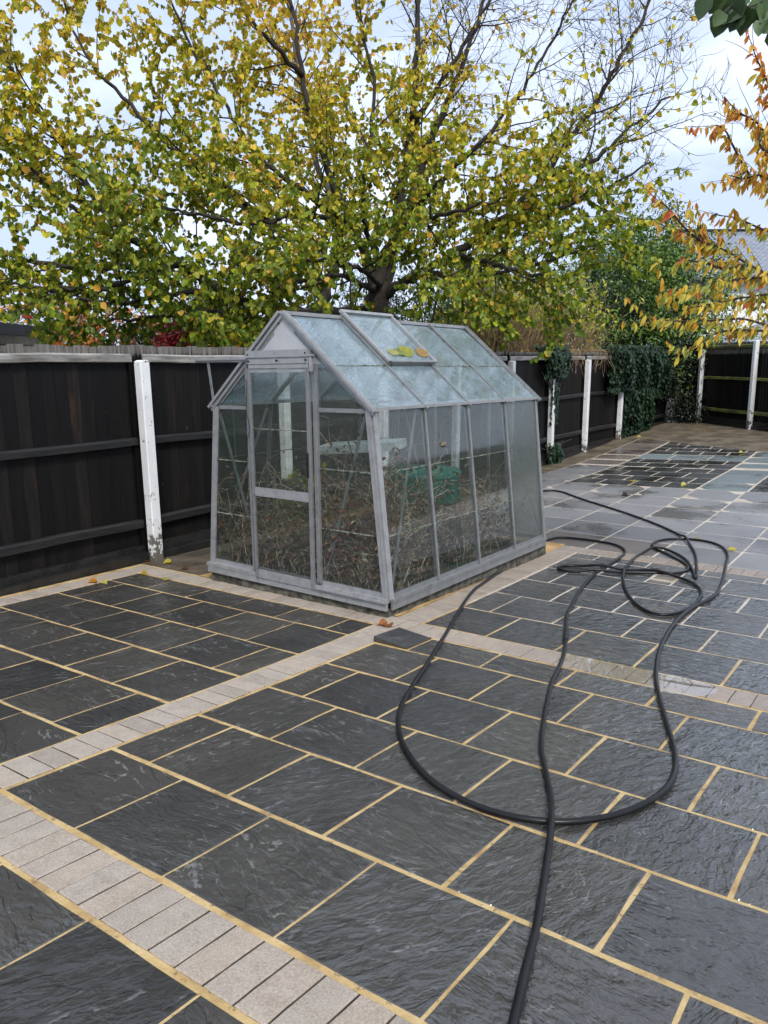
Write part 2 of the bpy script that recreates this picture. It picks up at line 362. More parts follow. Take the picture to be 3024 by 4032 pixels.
def mat_slab():
    N = NT('riven_charcoal_slab')
    v, rnd = obj_coords(N)
    wet, g = wetness(N)
    rag = N.noise(v, 42, 3, .65)
    # cleft layers: long thin steps running across the slab
    base = N.math('ADD', N.noise(N.vmath('MULTIPLY', v, (1.0, 3.3, 1.0)), 2.0, 4, .5, .5), N.math('MULTIPLY', rag, .045))
    t = N.math('MULTIPLY', base, N.math('ADD', 7.0, N.math('MULTIPLY', N.math('FRACT', N.math('MULTIPLY', rnd, 7.3)), 7.0)))
    fr = N.math('FRACT', t)
    terr = N.math('ADD', N.math('FLOOR', t), N.step(fr, .0, .22))
    base2 = N.math('ADD', N.noise(N.vmath('MULTIPLY', v, (1.3, 2.7, 1.0)), 4.6, 3, .5, .4), N.math('MULTIPLY', rag, .07))
    t2 = N.math('MULTIPLY', base2, 5.0)
    fr2 = N.math('FRACT', t2)
    terr2 = N.math('ADD', N.math('FLOOR', t2), N.step(fr2, .0, .28))
    rough_part = N.step(N.math('ADD', N.noise(v, 2.3, 2), N.math('MULTIPLY', wet, .16)), .46, .66)
    fine = N.noise(v, 75, 4, .65)
    grain = N.noise(v, 300, 2, .6)
    h = N.math('ADD', N.math('MULTIPLY', terr, .34), N.math('MULTIPLY', N.math('MULTIPLY', terr2, rough_part), .24))
    h = N.math('ADD', h, N.math('ADD', N.math('MULTIPLY', fine, .16), N.math('MULTIPLY', grain, .05)))
    col = N.ramp(N.noise(v, 2.4, 6, .65), [(.28, (.022, .0212, .0195)), (.55, (.036, .0342, .031)), (.8, (.058, .054, .048))])
    col = N.mix(.3, col, N.ramp(grain, [(.3, (.022, .022, .021)), (.7, (.075, .073, .069))]))
    # some layer edges paled: glints of sky painted into the colour
    pick = N.step(N.noise(v, 3.4, 2), .44, .56)
    edge = N.math('MULTIPLY', N.math('SUBTRACT', 1.0, N.step(fr, .06, .2)), pick)
    edge = N.math('MULTIPLY', edge, N.step(N.noise(v, 21, 2), .40, .55))
    col = N.mix(N.math('MULTIPLY', edge, .55), col, (.20, .20, .20))
    col = N.mix(1.0, col, N.ramp(rnd, [(0, (.70, .70, .71)), (.5, (1, 1, 1)), (1, (1.36, 1.30, 1.2))]), 'MULTIPLY')
    ro = N.math('ADD', N.n('MapRange', None, Value=wet, From_Min=0, From_Max=1, To_Min=.55, To_Max=.35),
                N.math('MULTIPLY', N.math('SUBTRACT', N.noise(v, 7, 4), .5), .3), clamp=True)
    b = N.bump(h, .9, .018)
    rip = N.math('ADD', N.noise(N.vmath('MULTIPLY', v, (1.0, 1.9, 1.0)), 13, 3, .55, .4), N.math('MULTIPLY', h, .10))
    b2 = N.bump(rip, .8, .017)
    film = N.step(N.math('ADD', N.math('MULTIPLY', wet, .8), N.math('MULTIPLY', N.noise(v, 4.5, 4), .6)), .10, .62)
    return N.surf(N.principled(Base_Color=col, Roughness=ro, Normal=b, IOR=1.45, Specular_IOR_Level=.22, Coat_Weight=film,
                               Coat_Roughness=.035, Coat_IOR=1.75, Coat_Normal=b2))

def mat_slate_far(c0, c1, name, rough=(.25, .12), bump=.5):
    N = NT(name)
    v, rnd = obj_coords(N)
    base = N.noise(N.vmath('MULTIPLY', v, (1.0, 2.2, 1)), 4.0, 5, .55, .6)
    wet, g = wetness(N)
    col = N.mix(N.noise(v, 2.0, 5, .65), c0, c1)
    col = N.mix(1.0, col, N.ramp(rnd, [(0, (.75, .75, .75)), (1, (1.2, 1.18, 1.15))]), 'MULTIPLY')
    damp = N.step(N.noise(g.outputs['Position'], 1.1, 4, .6), .5, .62)
    col = N.mix(N.math('MULTIPLY', damp, .5), col, N.mix(1.0, col, (.5, .47, .42), 'MULTIPLY'))
    ro = N.math('ADD', N.n('MapRange', None, Value=damp, From_Min=0, From_Max=1, To_Min=rough[0], To_Max=rough[1]),
                N.math('MULTIPLY', N.noise(v, 6, 3), .15))
    h = N.math('ADD', base, N.math('MULTIPLY', N.noise(v, 90, 2), .25))
    return N.surf(N.principled(Base_Color=col, Roughness=ro, Normal=N.bump(h, bump, .006), IOR=1.45))

def mat_block():
    N = NT('beige_concrete_block')
    v, rnd = obj_coords(N)
    wet, g = wetness(N)
    sp = N.noise(v, 160, 3, .7)
    bl = N.noise(v, 14, 4, .6)
    col = N.ramp(sp, [(.3, (.15, .125, .10)), (.5, (.32, .27, .218)), (.72, (.50, .44, .37))])
    col = N.mix(.45, col, N.ramp(bl, [(.3, (.26, .225, .185)), (.7, (.41, .362, .31))]))
    col = N.mix(1.0, col, N.ramp(rnd, [(0, (.84, .83, .82)), (.5, (1, 1, 1)), (1, (1.06, 1.02, .98))]), 'MULTIPLY')
    stain = N.step(N.noise(v, 26, 3), .62, .75)
    col = N.mix(N.math('MULTIPLY', stain, .3), col, (.12, .10, .07))
    col = N.mix(N.math('MULTIPLY', wet, .4), col, N.mix(1.0, col, (.66, .58, .54), 'MULTIPLY'))
    ro = N.n('MapRange', None, Value=wet, From_Min=0, From_Max=1, To_Min=.8, To_Max=.22)
    return N.surf(N.principled(Base_Color=col, Roughness=ro, Normal=N.bump(N.math('ADD', sp, N.math('MULTIPLY', bl, .6)), .45, .004)))

def mat_simple(name, c0, c1, scale=8, rough=.7, bump=.3, bd=.004, detail=5, stretch=(1, 1, 1), spec=.5, coords='obj', metal=0.0):
    N = NT(name)
    if coords == 'obj':
        v, rnd = obj_coords(N, stretch, spin=False)
    else:
        v = N.vmath('MULTIPLY', N.n('NewGeometry').outputs['Position'], stretch)
    n = N.noise(v, scale, detail, .6)
    col = N.mix(N.step(n, .28, .72), c0, c1)
    f = N.noise(v, scale * 7, 3, .6)
    return N.surf(N.principled(Base_Color=col, Roughness=rough, Metallic=metal, Specular_IOR_Level=spec, Normal=N.bump(N.math('ADD', n, f), bump, bd)))

def mat_mortar():
    N = NT('sand_mortar')
    g = N.n('NewGeometry')
    p = g.outputs['Position']
    y = N.n('SeparateXYZ', None, Vector=p).outputs['Y']
    n = N.noise(p, 9, 5, .6)
    f = N.noise(p, 120, 3, .7)
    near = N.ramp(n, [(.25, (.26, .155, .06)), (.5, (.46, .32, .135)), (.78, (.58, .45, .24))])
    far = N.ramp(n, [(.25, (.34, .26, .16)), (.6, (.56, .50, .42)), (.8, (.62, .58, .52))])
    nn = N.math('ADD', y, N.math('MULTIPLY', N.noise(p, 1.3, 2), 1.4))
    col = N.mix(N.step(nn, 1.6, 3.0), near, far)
    col = N.mix(N.math('MULTIPLY', N.step(N.noise(p, 34, 4, .7), .55, .68), .7), col, (.10, .075, .045))
    wet, _ = wetness(N)
    ro = N.n('MapRange', None, Value=wet, From_Min=0, From_Max=1, To_Min=.85, To_Max=.4)
    return N.surf(N.principled(Base_Color=col, Roughness=ro, Normal=N.bump(N.math('ADD', N.math('MULTIPLY', n, 2), f), .6, .006)))

def mat_leaf(name, gloss=.35, trans=.45):
    N = NT(name)
    a = N.n('Attribute', {'attribute_name': 'leafcol', 'attribute_type': 'GEOMETRY'})
    g = N.n('NewGeometry')
    v = N.noise(g.outputs['Position'], 45, 2)
    col = N.mix(1.0, a.outputs['Color'], N.ramp(v, [(.3, (.78, .78, .78)), (.7, (1.15, 1.15, 1.15))]), 'MULTIPLY')
    p = N.principled(Base_Color=col, Roughness=.45, Specular_IOR_Level=gloss)
    tr = N.n('BsdfTranslucent', None, Color=col)
    return N.surf(N.n('MixShader', None, Fac=trans, i1=p, i2=tr))

def mat_bark(name, c0, c1):
    N = NT(name)
    p = N.n('NewGeometry').outputs['Position']
    n = N.noise(N.vmath('MULTIPLY', p, (9, 9, 3)), 3, 6, .65)
    col = N.mix(n, c0, c1)
    return N.surf(N.principled(Base_Color=col, Roughness=.85, Normal=N.bump(n, .6, .02)))

def mat_glass(name, dirt=.25, tint=(.80, .88, .86), dirt_sheen_col=(.36, .41, .38), rough=.03, scale=5.0, streak=True, film=0.0):
    N = NT(name)
    g = N.n('NewGeometry')
    v, rnd = obj_coords(N, (1, 1, 1), spin=False)
    n1 = N.noise(v, scale, 6, .65)
    n2 = N.noise(N.vmath('MULTIPLY', v, (3.2, 2.6, .8)) if streak else v, scale * 2.2, 5, .65, .4)
    n3 = N.noise(v, 150, 2, .7)
    d = N.math('ADD', N.math('MULTIPLY', N.step(n1, .35, .75), .6), N.math('MULTIPLY', N.step(n2, .45, .8), .6))
    d = N.math('ADD', d, N.math('MULTIPLY', N.step(n3, .5, .75), .45))
    d = N.math('ADD', N.math('MULTIPLY', d, dirt), film + dirt * .25, clamp=True)
    tr = N.n('BsdfTransparent', None, Color=tint)
    col = N.mix(n1, dirt_sheen_col, tuple(c * .75 for c in dirt_sheen_col))
    df = N.n('BsdfDiffuse', None, Color=col)
    tl = N.n('BsdfTranslucent', None, Color=col)
    gr = N.n('MixShader', None, Fac=.45, i1=df, i2=tl)
    m = N.n('MixShader', None, Fac=d, i1=tr, i2=gr)
    lw = N.n('LayerWeight', None, Blend=.5).outputs['Facing']
    fr = N.math('ADD', .035, N.math('MULTIPLY', N.math('POWER', lw, 4.2), .75), clamp=True)
    gl = N.n('BsdfGlossy', None, Color=(.95, .97, 1.0), Roughness=N.math('ADD', rough, N.math('MULTIPLY', d, .12)))
    return N.surf(N.n('MixShader', None, Fac=fr, i1=m, i2=gl))

def mat_board(name, weather_z):
    """black stained boards, worn bare and silver at the top"""
    N = NT(name)
    v, rnd = obj_coords(N, (1, 1, 1), spin=False)
    g = N.n('NewGeometry')
    z = N.n('SeparateXYZ', None, Vector=g.outputs['Position']).outputs['Z']
    gr = N.noise(N.vmath('MULTIPLY', v, (26, 26, 1.4)), 2.2, 5, .6)
    pl = N.noise(N.vmath('MULTIPLY', v, (4, 4, .7)), 2.0, 4, .6)
    col = N.ramp(gr, [(.3, (.0022, .0021, .0022)), (.6, (.005, .0047, .0046)), (.85, (.012, .0105, .0095))])
    col = N.mix(N.math('MULTIPLY', N.step(pl, .6, .74), .55), col, (.022, .013, .008))
    col = N.mix(1.0, col, N.ramp(rnd, [(0, (.5, .5, .5)), (.6, (1.2, 1.15, 1.1)), (1, (2.6, 2.2, 1.9))]), 'MULTIPLY')
    wz = N.math('ADD', z, N.math('MULTIPLY', N.math('SUBTRACT', gr, .5), .12))
    grey = N.ramp(gr, [(.3, (.05, .045, .04)), (.55, (.15, .14, .125)), (.8, (.27, .255, .235))])
    col = N.mix(N.step(wz, weather_z - .02, weather_z + .03), col, grey)
    kn = N.n('TexVoronoi', None, Vector=N.vmath('MULTIPLY', v, (3.5, 3.5, 1.7)), Scale=1.6)
    k2 = N.step(kn.outputs['Distance'], .05, .035)
    col = N.mix(N.math('MULTIPLY', k2, .6), col, (.12, .085, .055))
    return N.surf(N.principled(Base_Color=col, Roughness=.6, Specular_IOR_Level=.22, Normal=N.bump(gr, .4, .004)))

def mat_post():
    N = NT('white_painted_concrete')
    v, rnd = obj_coords(N, (1, 1, 1), spin=False)
    z = N.n('SeparateXYZ', None, Vector=N.n('TexCoord').outputs['Object']).outputs['Z']
    n = N.noise(v, 9, 6, .7)
    n2 = N.noise(v, 30, 4, .7)
    low = N.step(z, .55, .0, 0, .16)
    peel = N.step(N.math('ADD', N.math('ADD', N.math('MULTIPLY', n, .7), N.math('MULTIPLY', n2, .3)), low), .60, .635)
    col = N.mix(N.step(N.noise(v, 3, 4), .3, .8), (.80, .81, .82), (.66, .67, .66))
    col = N.mix(peel, col, N.mix(n2, (.06, .055, .045), (.20, .18, .15)))
    return N.surf(N.principled(Base_Color=col, Roughness=.55, Normal=N.bump(N.math('SUBTRACT', n2, N.math('MULTIPLY', peel, 1.2)), .5, .004)))

def mat_alu(name='aluminium', c=(.27, .278, .28), dirt=(.06, .06, .045)):
    N = NT(name)
    g = N.n('NewGeometry').outputs['Position']
    n = N.noise(g, 14, 5, .65)
    n2 = N.noise(g, 55, 4, .7)
    d = N.step(N.math('ADD', N.math('MULTIPLY', n, .5), N.math('MULTIPLY', n2, .5)), .57, .68)
    col = N.mix(N.step(n, .3, .7), c, tuple(x * .78 for x in c))
    col = N.mix(N.math('MULTIPLY', d, .75), col, dirt)
    return N.surf(N.principled(Base_Color=col, Metallic=.35, Roughness=N.math('ADD', .42, N.math('MULTIPLY', d, .3)), Normal=N.bump(n2, .15, .002)))

M = {}
M['slab'] = mat_slab()
M['block'] = mat_block()
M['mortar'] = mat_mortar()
M['tile'] = mat_slate_far((.13, .132, .138), (.23, .23, .235), 'smooth_grey_tile', (.4, .14), .25)
M['tile_teal'] = mat_slate_far((.10, .13, .138), (.15, .182, .188), 'smooth_teal_tile', (.4, .2), .25)
M['tile_brown'] = mat_slate_far((.10, .085, .075), (.165, .14, .125), 'smooth_brown_tile', (.4, .2), .25)
M['slate'] = mat_slate_far((.02, .021, .022), (.05, .05, .05), 'dark_wet_slate', (.3, .1), .7)
M['concrete'] = mat_simple('weathered_concrete', (.06, .047, .03), (.17, .135, .09), 3, .55, .4, .006, coords='world')
M['joint'] = mat_simple('dirty_block_joint', (.015, .012, .009), (.06, .048, .034), 14, .9, .5, .004, coords='world')
M['dirt'] = mat_simple('damp_dirt', (.035, .027, .018), (.12, .095, .065), 5, .7, .6, .015, coords='world')
M['sand'] = mat_simple('orange_bedding_sand', (.30, .175, .06), (.56, .385, .18), 5, .7, .6, .01, coords='world')
M['soil'] = mat_simple('garden_soil', (.02, .018, .01), (.05, .05, .02), 2, .9, .5, .03, coords='world')
M['plinth'] = mat_simple('mossy_concrete', (.022, .022, .012), (.15, .14, .11), 13, .85, .8, .012)
M['alu'] = mat_alu()
M['alu_clean'] = mat_alu('aluminium_bright', (.37, .375, .38), (.15, .15, .14))
M['panel'] = mat_simple('grey_gable_sheet', (.40, .405, .42), (.48, .485, .50), 3, .45, .1, .002, metal=.2)
M['glass'] = mat_glass('dusty_glass', .22, (.95, .975, .965), (.13, .145, .12), film=.03)
M['glass_roof'] = mat_glass('roof_glass_painted_sheen', .40, (.92, .97, .97), (.58, .72, .80), .04, 4.5, True, .06)  # dirt kept bluish white, so reflected sky is partly painted into it
M['glass_end'] = mat_glass('frosted_glass', .2, (.93, .96, .95), (.20, .225, .205), .12, 3.0, True, .42)
M['board'] = mat_board('black_feather_board', 1.735)
M['board_far'] = mat_board('black_feather_board_far', 1.74)
M['rail_grey'] = mat_simple('silvered_rail', (.10, .095, .085), (.37, .355, .33), 3, .75, .6, .006, stretch=(1.0, 9, 9))
M['rail_black'] = mat_simple('black_rail', (.004, .004, .0042), (.016, .015, .014), 3, .55, .5, .005, stretch=(1.0, 9, 9))
M['rail_moss'] = mat_simple('mossy_rail', (.05, .05, .02), (.16, .19, .03), 3, .9, .8, .01)
M['post'] = mat_post()
M['gravel'] = mat_simple('black_painted_concrete', (.005, .005, .0055), (.022, .021, .019), 6, .45, .8, .01)
M['hose'] = mat_simple('black_rubber', (.003, .003, .0034), (.007, .007, .0075), 20, .36, .1, .001, spec=.35)
M['iron'] = mat_simple('black_iron', (.005, .005, .005), (.014, .014, .014), 20, .4, .3, .002)
M['bark'] = mat_bark('dark_bark', (.012, .0095, .0075), (.042, .034, .026))
M['bark_pale'] = mat_bark('pale_bark', (.06, .055, .048), (.19, .175, .15))
M['twig'] = mat_bark('twig_bark', (.014, .011, .010), (.04, .031, .027))
M['cane'] = mat_bark('brown_cane', (.15, .095, .05), (.38, .265, .15))
M['leaf'] = mat_leaf('autumn_leaf')
M['leaf_gloss'] = mat_leaf('evergreen_leaf', .5, .15)
M['straw'] = mat_leaf('dry_straw', .1, .2)
M['moss'] = mat_simple('moss', (.02, .03, .006), (.09, .11, .02), 40, .95, .8, .008)
M['white_wall'] = mat_simple('white_render', (.74, .76, .78), (.82, .83, .84), 2, .8, .1, .004)
M['shed_wall'] = mat_simple('cream_brick', (.16, .15, .12), (.25, .235, .19), 6, .85, .3, .006)
M['felt'] = mat_simple('black_fascia', (.006, .006, .007), (.016, .016, .018), 5, .5, .3, .006)
M['bin_teal'] = mat_simple('teal_plastic', (.0, .11, .085), (.005, .17, .13), 4, .35, .1, .003)
M['bin_green'] = mat_simple('green_plastic', (.12, .20, .05), (.18, .27, .08), 4, .4, .1, .003)
M['bin_dark'] = mat_simple('dark_plastic', (.012, .014, .012), (.025, .027, .024), 4, .4, .1, .003)
M['white_board'] = mat_simple('white_board', (.36, .38, .38), (.58, .60, .59), 4, .6, .2, .004)
M['twine'] = mat_simple('green_twine', (.01, .16, .11), (.02, .22, .15), 30, .7, .1, .001)

def mat_roof():
    N = NT('blue_grey_roof_slates')
    tc = N.n('TexCoord').outputs['UV']
    b = N.n('TexBrick', {'offset': .5}, Vector=N.vmath('MULTIPLY', tc, (1, 1, 1)), Color1=(.20, .225, .27, 1), Color2=(.285, .31, .355, 1), Mortar=(.05, .055, .065, 1),
            Scale=1.0, Mortar_Size=.018, Bias=0.0, Brick_Width=.26, Row_Height=.135)
    return N.surf(N.principled(Base_Color=b.outputs['Color'], Roughness=.4, Normal=N.bump(b.outputs['Fac'], -.6, .02)))
M['roof'] = mat_roof()

def mat_puddle():
    N = NT('standing_water')
    lw = N.n('LayerWeight', None, Blend=.5).outputs['Facing']
    fr = N.math('ADD', .03, N.math('MULTIPLY', N.math('POWER', lw, 3.6), .95), clamp=True)
    g = N.n('NewGeometry').outputs['Position']
    b = N.bump(N.noise(g, 14, 2), .04, .004)
    gl = N.n('BsdfGlossy', None, Color=(1, 1, 1), Roughness=.01, Normal=b)
    tr = N.n('BsdfTransparent', None, Color=(.93, .92, .9))
    return N.surf(N.n('MixShader', None, Fac=fr, i1=tr, i2=gl))
M['water'] = mat_puddle()

# ================================================================ the setting: ground, paving
def sheet(name, xs, ys, dz, mat, kind='structure', zfun=None):
    zf = zfun or Z
    mb = MB()
    nx, ny = len(xs), len(ys)
    vs = [(x, y, zf(x, y) + dz) for y in ys for x in xs]
    fs = [(j * nx + i, j * nx + i + 1, (j + 1) * nx + i + 1, (j + 1) * nx + i) for j in range(ny - 1) for i in range(nx - 1)]
    mb.add(vs, fs)
    o = mb.build(name, mat, smooth=True)
    return tag(o, kind=kind)

def lin(a, b, step):
    n = max(1, int(math.ceil((b - a) / step)))
    return [a + (b - a) * i / n for i in range(n + 1)]

ground = sheet('ground', [-260, -120, -60, -30, -20] + lin(-14, 8, 1.0) + [14, 30, 60, 120, 260],
               [-200, -90, -40, -16] + lin(-8, 24, 1.0) + [32, 50, 90, 160, 300], -.06, M['soil'])
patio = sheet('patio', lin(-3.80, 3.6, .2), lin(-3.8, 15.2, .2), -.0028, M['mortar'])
dirt = sheet('dirt_strip', lin(-3.80, -2.98, .2), lin(1.02, 8.1, .25), .002, M['dirt'])
path = sheet('concrete_path', lin(-3.86, -3.385, .12), lin(3.9, 15.6, .25), .006, M['concrete'])
corner = MB()
def poly_sheet(name, quad, dz, mat, nu=8, nv=8):
    mb = MB()
    a, b, c, d = [Vector((p[0], p[1], 0)) for p in quad]
    vs = []
    for j in range(nv + 1):
        for i in range(nu + 1):
            s, t = i / nu, j / nv
            p = (a * (1 - s) + b * s) * (1 - t) + (d * (1 - s) + c * s) * t
            vs.append((p.x, p.y, Z(p.x, p.y) + dz))
    fs = [(j * (nu + 1) + i, j * (nu + 1) + i + 1, (j + 1) * (nu + 1) + i + 1, (j + 1) * (nu + 1) + i) for j in range(nv) for i in range(nu)]
    mb.add(vs, fs)
    return tag(mb.build(name, mat, smooth=True), kind='structure')
yard = poly_sheet('concrete_yard', [(-3.86, 14.35), (-.2, 12.3), (1.5, 14.2), (-3.86, 18.4)], -.0015, M['concrete'])
sand = sheet('bedding_sand', lin(-2.97, -.905, .12), lin(1.003, 3.95, .12), .004, M['sand'],
             zfun=lambda x, y: Z(x, y) + .004 * math.sin(x * 9 + 2 * math.sin(y * 5)) * math.sin(y * 7))

# ---- pieces of the paving: every slab and block is its own object under the patio
piece_cache = {}
def slab_mesh(key, w, d, h, ch, jit, mat, seed):
    r = random.Random(seed)
    hw, hd = w / 2, d / 2
    ring = []
    for k in range(3):
        ring.append((-hw + 2 * hw * k / 3, -hd))
    for k in range(3):
        ring.append((hw, -hd + 2 * hd * k / 3))
    for k in range(3):
        ring.append((hw - 2 * hw * k / 3, hd))
    for k in range(3):
        ring.append((-hw, hd - 2 * hd * k / 3))
    ring = [(x + r.uniform(-jit, jit), y + r.uniform(-jit, jit)) for x, y in ring]
    n = len(ring)
    mb = MB()
    def inset(p, c):
        x, y = p
        return (x - math.copysign(c, x) if abs(abs(x) - hw) < .02 else x, y - math.copysign(c, y) if abs(abs(y) - hd) < .02 else y)
    top = [inset(p, ch) for p in ring]
    vs = [(x, y, 0) for x, y in top] + [(x, y, -ch) for x, y in ring] + [(x, y, -h) for x, y in ring]
    fs = [tuple(range(n))]
    fs += [(n + i, n + (i + 1) % n, (i + 1) % n, i) for i in range(n)]
    fs += [(2 * n + i, 2 * n + (i + 1) % n, n + (i + 1) % n, n + i) for i in range(n)]
    mb.add(vs, fs)
    return mb.mesh(key, mat)

def piece(name, x0, x1, y0, y1, mat, gap=.0066, h=.04, ch=.003, jit=.0034, dz=.0, zr=.0012):
    w, d = x1 - x0 - 2 * gap, y1 - y0 - 2 * gap - (.004 if name == 'slab' else 0)
    if w < .03 or d < .02:
        return
    var = random.randrange(3)
    key = (name, mat.name, round(w, 2), round(d, 2), var)
    if key not in piece_cache:
        piece_cache[key] = slab_mesh(name, w, d, h, ch, jit, mat, hash(key) & 0xffff)
    cx, cy = (x0 + x1) / 2, (y0 + y1) / 2
    if name in ('grey_tile', 'slate_tile'):
        dz = -.0018
    elif name == 'paving_block':
        dz = .003
    o = link(name, piece_cache[key], patio, (cx, cy, Z(cx, cy) + dz + random.uniform(-zr, zr)), tilt(cx, cy))
    return o

def row(name, y0, y1, joints, mat, x0, x1, **k):
    xs = [x0] + [j for j in sorted(joints) if x0 + .04 < j < x1 - .04] + [x1]
    for a, b in zip(xs[:-1], xs[1:]):
        piece(name, a, b, y0, y1, mat, **k)

def series(a, step, n=9, back=4):
    return [a + step * i for i in range(-back, n)]

XR = 3.1
A_, B_ = series(-.23, .464), series(.005, .464)
SL = M['slab']
row('slab', .462, .742, series(.035, .464), SL, -.452, XR)
for y0, y1, j in ((0, .462, A_), (-.46, 0, B_), (-.918, -.46, A_), (-1.379, -.918, B_), (-1.846, -1.379, A_)):
    row('slab', y0, y1, j, SL, -.698, XR)
for k, (y0, y1) in enumerate(((-2.545, -2.082), (-3.01, -2.545), (-3.47, -3.01))):
    row('slab', y0, y1, series(-.215 + .23 * (k % 2), .459), SL, -1.2, XR)
# left panel
KJ = [(.494, .782, [-3.03, -2.54, -2.066, -1.603, -1.142]), (.025, .494, [-3.3, -2.806, -2.322, -1.85, -1.385]),
      (-.44, .025, [-3.086, -2.587, -2.105, -1.632, -1.162]), (-.911, -.44, [-3.338, -2.842, -2.357, -1.866, -1.402]),
      (-1.381, -.911, [-3.1, -2.6, -2.113, -1.642, -1.17]), (-1.85, -1.381, [-3.3, -2.83, -2.35, -1.88, -1.401]), (-2.3, -1.85, [-3.1, -2.6, -2.1, -1.6])]
for y0, y1, j in KJ:
    row('slab', y0, y1, j, SL, -3.505, -.93)
# right panel, sloping to the gully
RJ = [(.982, 1.497, series(-.205, .467)), (1.497, 2.003, series(.02, .47)), (2.003, 2.512, series(-.222, .475)), (2.512, 2.99, series(.022, .475))]
for y0, y1, j in RJ:
    row('slab', y0, y1, j, SL, -.676, XR)
row('slab', 2.99, 3.48, [-.22], SL, -.676, .18)
row('slab', 2.99, 3.10, [], SL, .18, .378)
row('slab', 3.30, 3.48, [], SL, .18, .378)
row('slab', 2.99, 3.48, [.74, 1.21, 1.68, 2.15, 2.6], SL, .378, XR)
row('slab', 3.48, 3.672, series(.03, .475), SL, -.676, XR)
# strips of beige blocks
def strip(axis, a0, a1, b0, b1, pitch=.1035, gap=.0032):
    n = int(round((a1 - a0) / pitch))
    for i in range(n):
        s, e = a0 + (a1 - a0) * i / n, a0 + (a1 - a0) * (i + 1) / n
        j = random.uniform(-.002, .002)
        if axis == 'x':
            piece('paving_block', s, e, b0 + .006 + j, b1 - .006 + j, M['block'], gap=gap, ch=.0035, jit=.0012, h=.05, zr=.0014)
        else:
            piece('paving_block', b0 + .006 + j, b1 - .006 + j, s, e, M['block'], gap=gap, ch=.0035, jit=.0012, h=.05, zr=.0014)
def joint_bed(x0, x1, y0, y1):
    mb = MB()
    ax, ay = lin(x0, x1, .25), lin(y0, y1, .25)
    vs = [(x, y, Z(x, y) - .0016) for y in ay for x in ax]
    mb.add(vs, [(j * len(ax) + i, j * len(ax) + i + 1, (j + 1) * len(ax) + i + 1, (j + 1) * len(ax) + i) for j in range(len(ay) - 1) for i in range(len(ax) - 1)])
    mb.build('joint_bed', M['joint'], patio)
for q in ((-1.1, 1.95, -2.068, -1.862), (-.915, -.713, -1.84, .77), (-3.715, -3.52, -1.2, .99), (-3.5, -.69, .796, .99), (-.892, -.692, 1.0, 3.67), (-.68, 2.2, .758, .966), (-.68, 1.6, 3.686, 3.89)):
    joint_bed(*q)
strip('x', -1.1, 1.95, -2.078, -1.852)           # nearest strip, bottom left
strip('y', -1.84, .79, -.925, -.703)             # strip running up to the greenhouse corner
strip('y', -1.2, .99, -3.725, -3.51)             # along the left fence
strip('x', -3.5, -.69, .786, .999)               # in front of the greenhouse
strip('y', 1.0, 3.68, -.902, -.682)              # beside the greenhouse
strip('x', -.68, 2.2, .748, .976)                # across, with the puddle
strip('x', -.90, 1.6, 3.676, 3.90)               # before the grey tiles
# cut slab that has come loose and stands up at one side
tb = MB()
tq = [(-.716, .480, .034), (-.464, .474, .004), (-.454, .736, .005), (-.704, .738, .030)]
vs = [(x, y, Z(x, y) + dz) for x, y, dz in tq] + [(x, y, Z(x, y) + dz - .034) for x, y, dz in tq]
tb.add(vs, [(0, 1, 2, 3), (7, 6, 5, 4), (4, 5, 1, 0), (5, 6, 2, 1), (6, 7, 3, 2), (7, 4, 0, 3)])
me = tb.mesh('slab', SL)
c0 = sum((Vector(v) for v in vs[:4]), Vector()) / 4
for v in me.vertices:
    v.co -= c0
lo = link('slab', me, patio, c0)
lo['label'] = 'loose cut slab tipped up beside the greenhouse corner'
# smooth grey tiles
TX = [-2.62, -1.957, -1.312, -.682, -.03, .62, 1.27, 1.92, 2.57]
TY = [3.905, 4.55, 5.24, 5.875, 6.58, 7.30, 8.10]
for j in range(len(TY) - 1):
    for i in range(len(TX) - 1):
        r_ = random.random()
        mt = M['tile_brown'] if (r_ < .06 or (j == 0 and i < 4)) else M['tile']
        piece('grey_tile', TX[i], TX[i + 1], TY[j], TY[j + 1], mt, gap=.009, ch=.0008, jit=.001, zr=.0002)
ly = 3.905
while ly < 14.0:
    mt = M['tile_brown'] if (10.2 < ly < 11.2 or ly > 11.8) else M['tile']
    piece('grey_tile', -3.375, -2.625, ly, ly + .72, mt, gap=.009, ch=.0008, jit=.001, zr=.0002)
    ly += .72
# dark slate laid in a running bond with one band of teal tiles
SY = [8.10, 8.62, 9.19, 9.775, 10.355, 10.88, 11.355]
for k in range(len(SY) - 1):
    row('slate_tile', SY[k], SY[k + 1], series(-1.665 if k % 2 == 0 else -1.43, .493), M['slate'], -2.615, -.69, gap=.012, ch=.0008, zr=.0002)
row('grey_tile', 11.355, 11.98, [-2.0, -1.315], M['tile_teal'], -2.615, -.69, gap=.012, ch=.0008, zr=.0002)
SY2 = [11.98, 12.41, 12.83, 13.24, 13.66, 14.02, 14.38]
for k in range(len(SY2) - 1):
    xr = min(-.69, -.55 - (SY2[k + 1] - 12.85) * .81)
    row('slate_tile', SY2[k], SY2[k + 1], series(-1.6 if k % 2 == 0 else -1.36, .49), M['slate'], -2.60, xr, gap=.013, ch=.0008, zr=.0002)
CY = [8.10, 8.82, 9.62, 10.44, 11.16, 11.84, 12.5]
for k in range(len(CY) - 1):
    piece('grey_tile', -.675, -.02, CY[k], CY[k + 1], M['tile_teal'], gap=.009, ch=.0008, jit=.001, zr=.0002)
for k in range(7):
    row('slate_tile', 8.10 + .56 * k, 8.66 + .56 * k, series(.25 + .25 * (k % 2), .5), M['slate'], -.01, 1.5, gap=.011, ch=.0008, zr=.0002)

